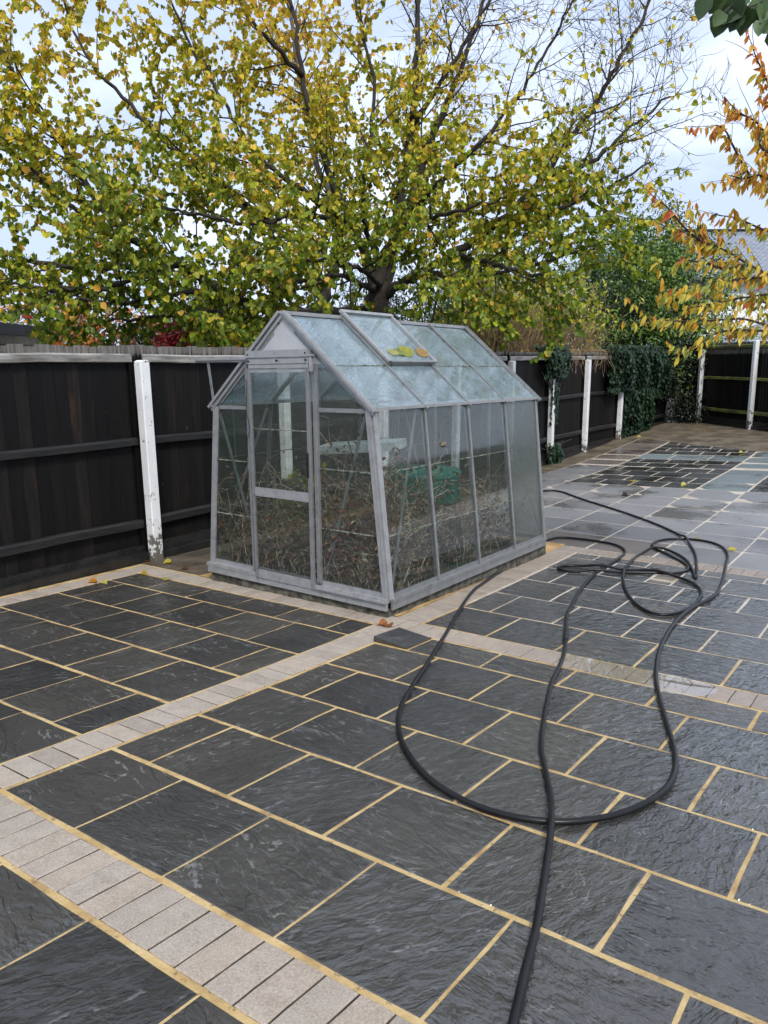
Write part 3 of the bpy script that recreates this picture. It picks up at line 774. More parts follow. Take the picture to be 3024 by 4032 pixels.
# puddle lying over the cross strip
def outline_sheet(name, pts, dz, mat):
    c = Vector((sum(p[0] for p in pts) / len(pts), sum(p[1] for p in pts) / len(pts), 0))
    fine = []
    n = len(pts)
    for i in range(n):
        a, b, c_, d = [Vector((pts[(i + k - 1) % n][0], pts[(i + k - 1) % n][1], 0)) for k in range(4)]
        for s in range(5):
            t = s / 5
            p = .5 * ((2 * b) + (c_ - a) * t + (2 * a - 5 * b + 4 * c_ - d) * t * t + (3 * b - a - 3 * c_ + d) * t ** 3)
            p += Vector((random.uniform(-.012, .012), random.uniform(-.012, .012), 0))
            fine.append(p)
    mb = MB()
    rings = [0.02, .35, .7, 1.0]
    vs = []
    for r_ in rings:
        for p in fine:
            q = c + (p - c) * r_
            vs.append((q.x, q.y, Z(q.x, q.y) + dz))
    m_ = len(fine)
    fs = [(k * m_ + i, (k + 1) * m_ + i, (k + 1) * m_ + (i + 1) % m_, k * m_ + (i + 1) % m_) for k in range(len(rings) - 1) for i in range(m_)]
    area = sum(fine[i].x * fine[(i + 1) % m_].y - fine[(i + 1) % m_].x * fine[i].y for i in range(m_))
    if area < 0:
        fs = [f[::-1] for f in fs]
    mb.add(vs, fs)
    return mb.build(name, mat, smooth=True)
pud = outline_sheet('puddle', [(.40, .97), (.62, 1.0), (.85, .985), (1.08, .97), (1.2, .90), (1.16, .76), (1.02, .70), (.8, .74), (.6, .72), (.44, .78), (.36, .87)], .0042, M['water'])
tag(pud, kind='structure')

# gully grate
gx0, gx1, gy0, gy1 = .188, .372, 3.108, 3.292
gz = Z(.28, 3.2)
gr = thing('drain_grate', 'small square black drain grate set in the wet slabs under the hose', 'drain', (.28, 3.2, gz), tilt(.28, 3.2))
mb = MB()
mb.box((-.092, -.092, -.06), (.092, .092, -.02))
mb.build('sump', M['iron'], gr)
mb = MB()
for a, b in (((-.082, -.095), (.095, -.08)), ((-.095, .08), (.082, .095)), ((-.095, -.095), (-.082, .08)), ((.082, -.08), (.095, .095))):
    mb.box((a[0], a[1], -.03), (b[0], b[1], .004))
mb.build('frame', M['mortar'], gr)
for i in range(9):
    mb = MB()
    x = -.072 + .018 * i
    mb.box((x - .005, -.078, -.02), (x + .005, .078, -.002))
    mb.build('bar', M['iron'], gr)

# ================================================================ fences
def fence_bay(label, p0, p1, z_off=0.0, mats=('board', 'rail_grey', 'rail_black', 'rail_black'), bw=.1, ztop=1.815, group='boarded fence panels', seed=0, side=1, gravel_top=.0):
    """one bay between two posts; p0,p1 in plan, seen from the patio side; board tops near ztop"""
    r = random.Random(seed)
    a, b = Vector((p0[0], p0[1], 0)), Vector((p1[0], p1[1], 0))
    L = (b - a).length
    d = (b - a).normalized()
    rz = math.atan2(d.y, d.x)
    zb = min(Z(*p0), Z(*p1))
    t = thing('boarded_fence', label, 'fence', (a.x, a.y, 0), Euler((0, 0, rz)), group)
    nb = int(round(L / bw))
    # local frame: x along the bay, y towards the patio if side<0
    s = side
    for i in range(nb):
        x0 = L * i / nb
        w = L / nb * 1.12
        zt = ztop + z_off + r.uniform(-.012, .012)
        yb = s * (.055 + r.uniform(0, .003))
        mb = MB()
        th0, th1 = .004, .016
        hb = zb + .02
        h = zt - hb
        vs = [(0, 0, 0), (w, -s * .016, 0), (w, -s * .016 + s * th1, 0), (0, s * th0, 0)]
        vs += [(x, y, h - (r.uniform(0, .006))) for x, y, _ in vs]
        mb.add(vs, [(0, 1, 2, 3), (7, 6, 5, 4), (0, 4, 5, 1), (1, 5, 6, 2), (2, 6, 7, 3), (3, 7, 4, 0)])
        mb.build('board', M[mats[0]], t, (x0, yb, hb))
    for k, (zz, hh, th, m) in enumerate(((1.705, .08, .055, mats[1]), (.965, .075, .06, mats[2]), (.205, .085, .06, mats[3]))):
        zz += z_off
        sag = r.uniform(-.012, .012)
        mb = MB()
        y1 = s * .05
        y0 = y1 - s * th
        lo_, hi_ = min(y0, y1), max(y0, y1)
        # arris rail: chamfered towards the patio
        n = 9
        vs = []
        for i in range(n):
            x = .06 + (L - .12) * i / (n - 1)
            w_ = r.uniform(-.003, .003) + sag * math.sin(math.pi * i / (n - 1))
            for (yy, zq) in ((y1, -hh / 2), (y0, -hh / 2 + .01), (y0, hh / 2 - .016), (y0 + s * .018, hh / 2), (y1, hh / 2)):
                vs.append((x, yy, zq + w_))
        fs = [tuple(range(5)), tuple(range((n - 1) * 5, n * 5))[::-1]]
        for i in range(n - 1):
            for j in range(5):
                fs.append((i * 5 + j, i * 5 + (j + 1) % 5, (i + 1) * 5 + (j + 1) % 5, (i + 1) * 5 + j))
        mb.add(vs, fs)
        mb.build('rail', M[m], t, (0, 0, zz))
    gt = gravel_top + z_off
    mb = MB()
    y0, y1 = sorted((s * .012, s * .052))
    mb.box((.05, y0, zb - .1), (L - .05, y1, gt))
    y0, y1 = sorted((-s * .045, s * .0115))
    mb.box((.05, y0, zb - .1), (L - .05, y1, zb + .085))
    mb.build('gravel_board', M['gravel'], t)
    for x in (.062, L - .062):
        mb = MB()
        y0, y1 = sorted((s * .012, s * .0497))
        mb.box((x - .018, y0, gt + .002), (x + .018, y1, ztop + z_off + .004))
        mb.build('end_batten', M[mats[0]], t)
    return t

def post(label, x, y, ztop, w=.1, lean=(0, 0), rz=0, group='white concrete fence posts'):
    zb = Z(x, y)
    h = ztop - zb
    mb = MB()
    hw = w / 2
    c = .008
    prof = [(-hw + c, -hw), (hw - c, -hw), (hw, -hw + c), (hw, hw - c), (hw - c, hw), (-hw + c, hw), (-hw, hw - c), (-hw, -hw + c)]
    vs = []
    levels = [-.15, .12, .3, h * .5, h - .05]
    for z in levels:
        vs += [(px, py, z) for px, py in prof]
    vs += [(px * .96, py * .96, h - .012 + (.02 if py > 0 else 0) * .5) for px, py in prof]
    vs += [(px * .6, py * .6, h) for px, py in prof]
    k = len(levels) + 2
    fs = [tuple(range(8))[::-1], tuple(range((k - 1) * 8, k * 8))]
    for i in range(k - 1):
        fs += [(i * 8 + j, i * 8 + (j + 1) % 8, (i + 1) * 8 + (j + 1) % 8, (i + 1) * 8 + j) for j in range(8)]
    mb.add(vs, fs)
    o = mb.build('fence_post', M['post'], None, (x, y, zb), Euler((lean[0], lean[1], rz)))
    return tag(o, label, 'post', group)

FX = -3.90
PY = [-2.48, -.65, 1.18, 3.01, 4.83, 6.65, 8.45, 10.2, 11.97, 13.85, 15.75, 17.3]
def fx(y):
    return -3.86 if y < 8 else -3.86 - (y - 8) * .012 if y < 12 else -3.908 + (y - 12) * .035
bay_labels = ['black boarded fence panel beyond the left edge of the photo',
              'black boarded fence panel at the left edge, left of the nearest white post',
              'black boarded fence panel between the nearest white post and the greenhouse',
              'black boarded fence panel seen dimly through the greenhouse door',
              'black boarded fence panel hidden behind the middle of the greenhouse',
              'black boarded fence panel behind the far half of the greenhouse',
              'black boarded fence panel behind the rear wall of the greenhouse',
              'black boarded fence panel just right of the greenhouse, under the small ivy clump',
              'black boarded fence panel between two white posts under the yellow shrub',
              'black boarded fence panel half covered by the big ivy, left part bare',
              'black boarded fence panel wholly covered by the hanging ivy',
              'black boarded fence panel in the dark far corner']
for i in range(1, len(PY) - 1):
    y0, y1 = PY[i], PY[i + 1]
    fence_bay(bay_labels[i], (fx(y0), y0), (fx(y1), y1), z_off=0 if y0 < 3 else -.03, bw=.118 if i <= 1 else (.1 if i < 7 else .088),
              mats=('board' if y0 < 3 else 'board_far', 'rail_grey', 'rail_black', 'rail_black'), seed=i, side=1,
              gravel_top=.0 if i < 3 else -.06)
post_labels = {1: 'white concrete fence post just outside the left edge', 2: 'tall white peeling concrete fence post nearest the camera, left of the greenhouse',
               3: 'white fence post seen dimly through the greenhouse door glass', 4: 'white fence post hidden behind the middle of the greenhouse',
               5: 'white fence post behind the far half of the greenhouse', 6: 'white fence post behind the rear end of the greenhouse',
               7: 'white fence post wrapped by the small ivy clump', 8: 'clean white fence post on the side fence between greenhouse and big ivy',
               9: 'white fence post at the left edge of the big ivy, only its lower half bare', 10: 'short bare foot of a white fence post at the right edge of the big ivy',
               11: 'white fence post in the dark far corner'}
for i in range(2, len(PY)):
    if i == 1:
        continue
    y = PY[i]
    post(post_labels[i], fx(y) + .045 + (.03 if i == 2 else 0), y, 1.69 if y < 3 else 1.64, w=.1, lean=((math.radians(.3), math.radians(0)) if i == 2 else (math.radians(random.uniform(-.6, .6)), math.radians(random.uniform(0, .8)))))
# back fence, skewed across the far end
q0, q1, q2, q3 = (-3.72, 18.05), (-2.90, 17.25), (-1.42, 15.81), (.06, 14.37)
for k, (a, b, lab) in enumerate(((q0, q1, 'narrow black fence panel in the far corner under the evergreen'),
                                 (q1, q2, 'black fence panel with a mossy green rail between the two right-hand posts'),
                                 (q2, q3, 'black fence panel with a mossy rail cut off by the right edge of the photo'))):
    fence_bay(lab, a, b, z_off=.20, mats=('board_far', 'rail_moss', 'rail_moss', 'rail_moss'), bw=.1, seed=40 + k, side=1, group='back fence panels', gravel_top=.02)
post('white fence post left of the mossy panel on the back fence', q1[0] - .02, q1[1] - .05, 1.85, .1, rz=-.77, group='back fence posts')
post('tall white fence post nearest the right edge, on the back fence', q2[0] - .02, q2[1] - .05, 2.03, .1, rz=-.77, group='back fence posts')

# ================================================================ greenhouse
GT = Vector((-1.8549, .9644, .0468))
GROT = Euler((-.014, -.0106, -.0171))
gh = thing('greenhouse', 'old aluminium greenhouse with dirty glass, sliding door and roof vent', 'greenhouse', GT, GROT)
WB, WE, GL, HE, HR = .924, .791, 2.446, 1.292, 1.956
AL, AC = M['alu'], M['alu_clean']
def wx(z):
    return WB + (WE - WB) * z / HE
def part(name, mat, fn, parent=gh, **k):
    mb = MB()
    fn(mb)
    return mb.build(name, mat, parent, **k)
def gbar(name, p0, p1, w, h, up=(0, 0, 1), mat=AL, parent=gh, ch=.0):
    return part(name, mat, lambda m: m.bar(p0, p1, w, h, up, ch=ch), parent)

# rough concrete plinth, in lengths
def rough_box(name, lo, hi, mat, parent, seed, step=.07, amp=.007):
    r = random.Random(seed)
    mb = MB()
    ax = 0 if hi[0] - lo[0] > hi[1] - lo[1] else 1
    n = max(2, int((hi[ax] - lo[ax]) / step))
    prof = [(0, 0), (1, 0), (1, .55), (1, 1), (0, 1), (0, .5)]
    vs = []
    for i in range(n + 1):
        s = lo[ax] + (hi[ax] - lo[ax]) * i / n
        for (a, b) in prof:
            o_ = 1 - ax
            c = lo[o_] + (hi[o_] - lo[o_]) * a + r.uniform(-amp, amp)
            z = lo[2] + (hi[2] - lo[2]) * b + (r.uniform(-amp, amp * .2) if b > .9 else 0)
            vs.append((s, c, z) if ax == 0 else (c, s, z))
    k = len(prof)
    fs = [tuple(range(k)), tuple(range(n * k, n * k + k))[::-1]]
    for i in range(n):
        fs += [(i * k + j, i * k + (j + 1) % k, (i + 1) * k + (j + 1) % k, (i + 1) * k + j) for j in range(k)]
    mb.add(vs, fs)
    bm = bmesh.new()
    me = mb.mesh(name, mat)
    bm.from_mesh(me)
    bmesh.ops.recalc_face_normals(bm, faces=bm.faces)
    bm.to_mesh(me)
    bm.free()
    return link(name, me, parent)
PO = .915
for i, (x0, x1) in enumerate(((-PO, -.42), (-.415, .22), (.225, PO))):
    rough_box('plinth_stone', (x0, -.012, -.2), (x1, .075, -.075), M['plinth'], gh, 10 + i)
for i, (y0, y1) in enumerate(((.08, .7), (.705, 1.3), (1.305, 1.9), (1.905, GL + .06))):
    rough_box('plinth_stone', (WB - .055, y0, -.2), (PO, y1, -.075), M['plinth'], gh, 20 + i)
    rough_box('plinth_stone', (-PO, y0, -.2), (-WB + .055, y1, -.075), M['plinth'], gh, 30 + i)
rough_box('plinth_stone', (-WB + .06, GL - .05, -.2), (WB - .06, GL + .05, -.075), M['plinth'], gh, 40)

# base sills
def sill_front(m):
    m.bar((-WB - .02, -.012, -.008), (WB - .004, -.012, -.008), .05, .028)
    m.bar((-WB - .01, -.022, -.048), (WB - .004, -.022, -.048), .022, .052)
    m.bar((-WB - .01, .012, .022), (WB - .012, .012, .022), .018, .034)
    m.bar((.29, -.042, -.012), (WB + .0, -.042, -.012), .016, .014)
part('sill', AC, sill_front)
for sx in (1, -1):
    part('sill', AL, lambda m: (m.bar((sx * (WB + .004), 0.014, -.008), (sx * (WB + .004), GL, -.008), .036, .026), m.bar((sx * (WB + .008), 0.014, -.048), (sx * (WB + .008), GL, -.048), .018, .052), m.bar((sx * (WB - .008), 0.014, .02), (sx * (WB - .008), GL, .02), .012, .032)))
part('sill', AL, lambda m: m.bar((-WB + .01, GL, -.004), (WB - .01, GL, -.004), .03, .03))
# corner posts
for sx in (1, -1):
    for y in (0.0, GL):
        def cp(m, sx=sx, y=y):
            f = -1 if y == 0 else 1
            b0, b1 = Vector((sx * (WB - .028), y + f * .004, 0)), Vector((sx * (WE - .028), y + f * .004, HE))
            m.bar(b0, b1, .05, .012, (0, 1, 0))
            b0, b1 = Vector((sx * (WB + .006), y - f * .018, 0)), Vector((sx * (WE + .006), y - f * .018, HE))
            m.bar(b0, b1, .012, .044, (0, 1, 0))
            m.bar(Vector((sx * (WB - .012), y + f * .012, 0)), Vector((sx * (WE - .012), y + f * .012, HE)), .012, .012, (0, 1, 0))
        part('corner_post', AC if y == 0 else AL, cp)
# side and rear glazing bars
for sx in (1, -1):
    for i in (1, 2, 3):
        y = GL * i / 4
        def gb(m, sx=sx, y=y):
            m.bar((sx * (WB + .008), y, .01), (sx * (WE + .008), y, HE - .01), .022, .012, (sx, 0, .1))
            m.bar((sx * (WB - .012), y, .01), (sx * (WE - .012), y, HE - .01), .008, .03, (sx, 0, .1))
        part('glazing_bar', AL, gb)
for x in (-.31, .31):
    part('glazing_bar', AL, lambda m, x=x: m.bar((x, GL, .02), (x, GL, 1.68), .024, .02, (0, 1, 0)))
# eaves: gutter and plate
for sx in (1, -1):
    part('eave_gutter', AC, lambda m, sx=sx: (m.bar((sx * (WE + .008), -.03, HE + .004), (sx * (WE + .008), GL + .03, HE + .004), .03, .022), m.bar((sx * (WE - .03), .01, HE + .01), (sx * (WE - .03), GL - .01, HE + .01), .02, .03)))
# ridge
part('ridge_bar', AC, lambda m: (m.bar((0, -.02, HR + .006), (0, GL + .02, HR + .006), .05, .026), m.bar((0, 0, HR - .02), (0, GL, HR - .02), .012, .03)))
# roof bars
SLEN = math.hypot(WE, HR - HE)
for sx in (1, -1):
    nrm = Vector((sx * (HR - HE), 0, WE)).normalized()
    for i in range(5):
        y = GL * i / 4
        wide = .044 if i in (0, 4) else .018
        p0 = Vector((sx * (WE + .03), y + (-.012 if i == 0 else (.012 if i == 4 else 0)), HE - .025)) + nrm * .012
        p1 = Vector((sx * .012, p0.y, HR)) + nrm * .012
        def rb(m, p0=p0, p1=p1, wide=wide, nrm=nrm, i=i):
            m.bar(p0, p1, wide, .014, nrm)
            m.bar(p0 - nrm * .022, p1 - nrm * .022, .009, .028, nrm)
            if i in (0, 4):
                e = Vector((0, -.018 if i == 0 else .018, 0))
                m.bar(p0 + nrm * .010 + e, p1 + nrm * .010 + e, .010, .008, nrm)
                m.bar(p0 + nrm * .010 - e * .2, p1 + nrm * .010 - e * .2, .007, .006, nrm)
        part('roof_bar', AC if i == 0 else AL, rb)
        if i == 0:
            part('gable_trim', AL, lambda m, p0=p0, p1=p1, sx=sx: m.bar(Vector((sx * .70, .004, HE + .035)), Vector((sx * .10, .004, HR - .13)), .02, .012, (0, 1, 0)))
# panes
def quad_pane(name, pts, mat, th=.003):
    a, b, c, d = [Vector(p) for p in pts]
    n = (b - a).cross(d - a).normalized() * th
    c0 = (a + b + c + d) / 4
    mb = MB()
    v = [p - c0 for p in (a, b, c, d)]
    mb.add(v + [p + n for p in v], [(3, 2, 1, 0), (4, 5, 6, 7), (0, 1, 5, 4), (1, 2, 6, 5), (2, 3, 7, 6), (3, 0, 4, 7)])
    return mb.build(name, mat, gh, c0)
zs = [.035, .432, .866, HE - .012]
def overlap(name, p0, p1):
    r = random.Random(hash((round(p0[0], 2), round(p0[1], 2), round(p0[2], 2))) & 0xfff)
    mb = MB()
    a, b = Vector(p0), Vector(p1)
    mb.bar(a, b, .0045, .007)
    for k in range(26):
        t = r.random()
        if r.random() < .6:
            p = a.lerp(b, t)
            s = r.uniform(.002, .0055)
            mb.box(p - Vector((s * 1.2, s * 1.6, s * .7)), p + Vector((s * 1.2, s * 1.6, s * .7)), 1)
    return mb.build(name, [M['moss_dark'], M['moss']], gh)
M['moss_dark'] = mat_simple('grimy_lap', (.10, .11, .09), (.30, .32, .29), 20, .8, .3, .003)
for sx in (1, -1):
    for i in range(4):
        y0, y1 = GL * i / 4 + .012, GL * (i + 1) / 4 - .012
        for k in range(3):
            z0, z1 = zs[k] + .001, zs[k + 1] - .001
            off = .001 * (2 - k)
            mt = M['glass_end'] if (i == 3 and sx == 1) else M['glass']
            quad_pane('pane', [(sx * (wx(z0) - off), y0, z0), (sx * (wx(z0) - off), y1, z0), (sx * (wx(z1) - off), y1, z1), (sx * (wx(z1) - off), y0, z1)], mt)
            if k > 0 and not (i == 3 and sx == 1):
                overlap('pane_lap', (sx * (wx(z0) + .004), y0, z0), (sx * (wx(z0) + .004), y1, z0))
    for i in range(4):
        y0, y1 = GL * i / 4 + .012, GL * (i + 1) / 4 - .012
        for k in range(2):
            if sx == 1 and i == 1 and k == 1:
                continue
            f0, f1 = ((0.0, .435), (.437, .985))[k]
            P = lambda f: (sx * (WE + .015) * (1 - f), HE + (HR - HE) * f)
            (x0, z0), (x1, z1) = P(f0), P(f1)
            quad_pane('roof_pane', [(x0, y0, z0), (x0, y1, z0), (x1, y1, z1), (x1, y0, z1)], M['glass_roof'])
            if k == 1:
                overlap('pane_lap', (x0, y0, z0 + .006), (x0, y1, z0 + .006))
# gable ends: front
JL, JR = -.395, .295
for x in (JL, JR):
    part('door_jamb', AL, lambda m, x=x: (m.bar((x, -.004, .02), (x, -.004, 1.60), .03, .022, (0, 1, 0)), m.bar((x + (.01 if x < 0 else -.01), -.018, .02), (x + (.01 if x < 0 else -.01), -.018, 1.60), .008, .012, (0, 1, 0))))
for sx, xe in ((-1, JL), (1, JR)):
    part('eave_rail', AL, lambda m, sx=sx, xe=xe: m.bar((sx * (WE - .06), .006, HE - .01), (xe + sx * .016, .006, HE - .01), .018, .028))
    for k in range(3):
        z0, z1 = zs[k] + .001, zs[k + 1] - .001
        xi = xe + sx * .017
        quad_pane('pane', [(sx * (wx(z0) - .05), .006, z0), (xi, .006, z0), (xi, .006, z1), (sx * (wx(z1) - .05), .006, z1)], M['glass'])
        if k > 0:
            overlap('pane_lap', (sx * (wx(z0) - .055), .0, z0), (xi, .0, z0))
    zr = HE + (HR - HE) * (1 - abs(xe + sx * .017) / WE) - .035
    quad_pane('pane', [(sx * (WE - .06), .006, HE + .006), (xe + sx * .017, .006, HE + .006), (xe + sx * .017, .006, min(zr, 1.60)), (xe + sx * .019, .006, min(zr, 1.602))], M['glass'])
# gable sheet above the door
def gable(m):
    zb = 1.60
    xb = WE * (HR - zb) / (HR - HE) - .03
    v = [(-xb, .0, zb), (xb, .0, zb), (0, .0, HR - .035), (-xb, .004, zb), (xb, .004, zb), (0, .004, HR - .035)]
    m.add(v, [(0, 1, 2), (5, 4, 3), (0, 3, 4, 1), (1, 4, 5, 2), (2, 5, 3, 0)])
gs = part('gable_sheet', M['panel'], gable)
for (x, z) in ((-.05, 1.89), (.05, 1.885), (-.2, 1.78), (.2, 1.775), (.3, 1.69), (-.3, 1.69)):
    part('bolt', M['iron'], lambda m, x=x, z=z: m.tube([(x, -.006, z), (x, .002, z)], .007, 8), gs)
# rear gable
for k in range(3):
    z0, z1 = zs[k] + .001, zs[k + 1] - .001
    for (a0, a1, b0, b1) in ((-wx(z0) + .03, -.32, -wx(z1) + .03, -.32), (-.3, .3, -.3, .3), (.32, wx(z0) - .03, .32, wx(z1) - .03)):
        quad_pane('pane', [(a0, GL, z0), (a1, GL, z0), (b1, GL, z1), (b0, GL, z1)], M['glass'])
quad_pane('pane', [(-WE + .03, GL, HE + .002), (WE - .03, GL, HE + .002), (.02, GL, HR - .03), (-.02, GL, HR - .03)], M['glass'])
# door header, track and prop
part('door_header', AC, lambda m: (m.box((-.345, -.058, 1.652), (.275, -.030, 1.702)), m.box((-.343, -.050, 1.606), (.272, -.030, 1.650)), m.box((-.338, -.046, 1.575), (.268, -.030, 1.604))))
hd = part('door_track', AC, lambda m: (m.box((-.95, -.050, 1.642), (-.347, -.028, 1.660)), m.box((-.95, -.036, 1.628), (-.347, -.030, 1.6415))))
part('track_prop', AL, lambda m: m.bar((-.812, -.026, 1.63), (-.772, -.018, 1.30), .022, .008, (0, 1, 0)))
for x in (-.325, -.03, .252):
    for z in (1.677 if x != -.03 else 1.63, 1.628):
        part('bolt', M['iron'], lambda m, x=x, z=z: m.tube([(x, -.063, z), (x, -.05, z)], .006, 8))
part('door_hanger', AC, lambda m: (m.box((.278, -.05, 1.55), (.303, -.03, 1.66)), m.box((.268, -.056, 1.655), (.32, -.034, 1.668))))
# sliding door
door = link('door', None, gh, (0, 0, 0))
door.empty_display_size = .1
DX0, DX1, DY = -.352, .268, -.034
for x in (DX0 + .014, DX1 - .014):
    part('stile', AL, lambda m, x=x: (m.bar((x, DY, -.03), (x, DY, 1.572), .028, .018, (0, 1, 0)), m.bar((x + (.012 if x < 0 else -.012), DY - .010, -.02), (x + (.012 if x < 0 else -.012), DY - .010, 1.572), .006, .008, (0, 1, 0))), door)
for (z0, z1) in ((-.028, .04), (.62, .687), (1.545, 1.572)):
    part('door_rail', AC, lambda m, z0=z0, z1=z1: m.box((DX0 + .029, DY - .006, z0), (DX1 - .029, DY + .008, z1)), door)
for (z0, z1) in ((.041, .619), (.688, 1.130), (1.132, 1.544)):
    o = quad_pane('pane', [(DX0 + .03, DY, z0), (DX1 - .03, DY, z0), (DX1 - .03, DY, z1), (DX0 + .03, DY, z1)], M['glass'])
    o.parent = door
o = overlap('pane_lap', (DX0 + .03, DY - .004, 1.131), (DX1 - .03, DY - .004, 1.131))
o.parent = door
part('door_handle', M['iron'], lambda m: m.box((DX1 - .034, DY - .022, .80), (DX1 - .022, DY - .010, .98)), door)
# braces of flat bar inside
for (p0, p1) in (((.704, .03, 1.24), (.306, .03, .02)), ((-.765, .03, 1.232), (-.40, .03, .18)),
                 ((WE - .02, .534, 1.27), (WB - .03, .08, .1)), ((WE - .01, 1.85, 1.2), (WB - .03, 2.40, .06)), ((-WE + .02, .55, 1.25), (-WB + .04, .06, .08)),
                 ((-WE + .02, 1.85, 1.2), (-WB + .04, 2.40, .06)), ((.07, .56, 1.885), (.69, .03, 1.365)), ((-.07, .56, 1.885), (-.69, .03, 1.365)), ((.07, 1.88, 1.885), (.70, 2.42, 1.36)),
                 ((-.70, GL - .03, 1.24), (-.33, GL - .03, .05)), ((.70, GL - .03, 1.24), (.33, GL - .03, .05))):
    gbar('brace', p0, p1, .024, .006, (0, 1, 0) if abs(p0[1] - p1[1]) < .01 else ((1, 0, .1) if p0[2] < 1.5 else (.6, 0, .8)), AL)
gbar('tie_bar', (-WE + .02, 1.22, HE), (WE - .02, 1.22, HE), .02, .02, mat=AL)
# roof vent
vent = link('roof_vent', None, gh)
vent.empty_display_size = .1
rn = Vector((HR - HE, 0, WE)).normalized()
def RP(f, y, h):
    return Vector((WE * (1 - f), y, HE + (HR - HE) * f)) + rn * h
vy0, vy1, vf0, vf1 = .632, 1.262, .44, 1.02
for (y, nm) in ((vy0, 0), (vy1, 1)):
    part('vent_frame', AC, lambda m, y=y: (m.bar(RP(vf0, y, .045), RP(vf1, y, .045), .036, .016, rn), m.bar(RP(vf0, y, .028), RP(vf1, y, .028), .012, .03, rn)), vent)
part('vent_frame', AL, lambda m: (m.bar(RP(vf0, vy0 + .019, .042), RP(vf0, vy1 - .019, .042), .02, .022, rn), m.bar(RP(vf0, vy0 + .019, .022), RP(vf0, vy1 - .019, .022), .008, .026, rn)), vent)
part('vent_frame', AC, lambda m: m.bar(RP(vf1, vy0 - .02, .046), RP(vf1, vy1 + .02, .046), .034, .022, rn), vent)
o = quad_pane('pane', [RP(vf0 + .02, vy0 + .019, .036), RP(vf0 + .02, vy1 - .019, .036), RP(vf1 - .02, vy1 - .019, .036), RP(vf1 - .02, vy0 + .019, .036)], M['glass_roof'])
o.parent = vent
# moss along the roof bars
mb = MB()
r = random.Random(5)
def lump(mb, p, s):
    v = [Vector((math.cos(a) * s, math.sin(a) * s, 0)) for a in [k * math.pi / 2.5 + r.random() for k in range(5)]]
    mb.add([p + q for q in v] + [p + Vector((0, 0, s * r.uniform(.5, .9)))], [(i, (i + 1) % 5, 5) for i in range(5)])
for i in (1, 2, 3, 4):
    for k in range(150):
        f = r.random() ** 1.4 * .98
        if i == 1 and f > .46:
            continue
        y = GL * i / 4 + r.choice((-1, 1)) * r.uniform(.006, .02)
        dens = .5 + .5 * math.sin(f * 23 + i * 3)
        if r.random() < dens:
            lump(mb, RP(f, y, .006), r.uniform(.004, .012))
for k in range(40):
    lump(mb, RP(vf0 - .01, vy0 + r.uniform(-.02, .03), .02), r.uniform(.006, .014))
mo = mb.build('moss', M['moss'], gh)
mo['kind'] = 'stuff'

# ---- things inside the greenhouse
GM = Matrix.Translation(GT) @ GROT.to_matrix().to_4x4()
def gw(p):
    return GM @ Vector(p)
def lathe(mb, prof, n=28, mat=0, c=(0, 0)):
    vs = []
    for rr, z in prof:
        for j in range(n):
            a = 2 * math.pi * j / n
            vs.append((c[0] + rr * math.cos(a), c[1] + rr * math.sin(a), z))
    fs = [(i * n + j, i * n + (j + 1) % n, (i + 1) * n + (j + 1) % n, (i + 1) * n + j) for i in range(len(prof) - 1) for j in range(n)]
    fs.append(tuple(range((len(prof) - 1) * n, len(prof) * n)))
    mb.add(vs, fs, mat)
b = thing('compost_bin', 'teal plastic compost bin with dark hatch inside the greenhouse', 'bin', gw((.40, 1.20, -.08)))
mb = MB()
lathe(mb, [(.34, 0), (.345, .03), (.335, .06), (.315, .45), (.30, .74), (.305, .76), (.29, .78)])
mb.build('body', M['bin_teal'], b, smooth=True)
mb = MB()
lathe(mb, [(.308, .775), (.312, .80), (.28, .83), (.10, .855), (.01, .857)])
mb.build('lid', M['bin_teal'], b, smooth=True)
mb = MB()
for k in range(7):
    a0, a1 = -.75 + k * .14, -.75 + (k + 1) * .14
    p = lambda a, rr, z: (rr * math.cos(a), rr * math.sin(a), z)
    mb.add([p(a0, .348, .08), p(a1, .348, .08), p(a1, .330, .58), p(a0, .330, .58)], [(0, 1, 2, 3)])
mb.build('hatch', M['bin_dark'], b)
b = thing('water_butt', 'pale green plastic tub with black lid behind the greenhouse door', 'tub', gw((-.42, .70, -.08)))
mb = MB()
lathe(mb, [(.27, 0), (.29, .05), (.325, .40), (.335, .62), (.34, .64), (.335, .66)])
mb.build('body', M['bin_green'], b, smooth=True)
mb = MB()
lathe(mb, [(.345, .655), (.348, .69), (.31, .71), (.02, .715)])
mb.build('lid', M['bin_dark'], b, smooth=True)
mb = MB()
mb.box((-.36, -.13, -.035), (.36, .13, .035))
sb = mb.build('shelf_board', M['white_board'], None, gw((-.12, 1.02, .92)), Euler((.05, -.08, .25)))
tag(sb, 'white insulating board lying level inside the greenhouse, above the weeds', 'board')
mb = MB()
mb.tube([gw((-.60, .03, 1.50)), gw((-.60, .02, 1.2)), gw((-.592, .022, .9)), gw((-.594, .022, .62))], .0028, 6)
tag(mb.build('twine', M['twine'], None), 'green twine hanging behind the left front pane of the greenhouse', 'string')
mb = MB()
pts = [gw(p) for p in ((.55, .02, 1.25), (.56, .015, 1.1), (.60, .015, .98), (.62, .015, .85), (.58, .012, .80), (.72, .012, .74))]
mb.tube(pts, .0035, 6)
tag(mb.build('cord', M['iron'], None), 'thin black cord dangling behind the right front pane', 'cord')
mb = MB()
pts = [gw((-.362 + .025 * math.sin(k * 1.1) * (k / 10), -.05, 1.50 - .05 * k)) for k in range(11)]
mb.tube(pts, .0028, 6)
tag(mb.build('cord', M['iron'], None), 'thin black cord hanging down the left side of the sliding door', 'cord')
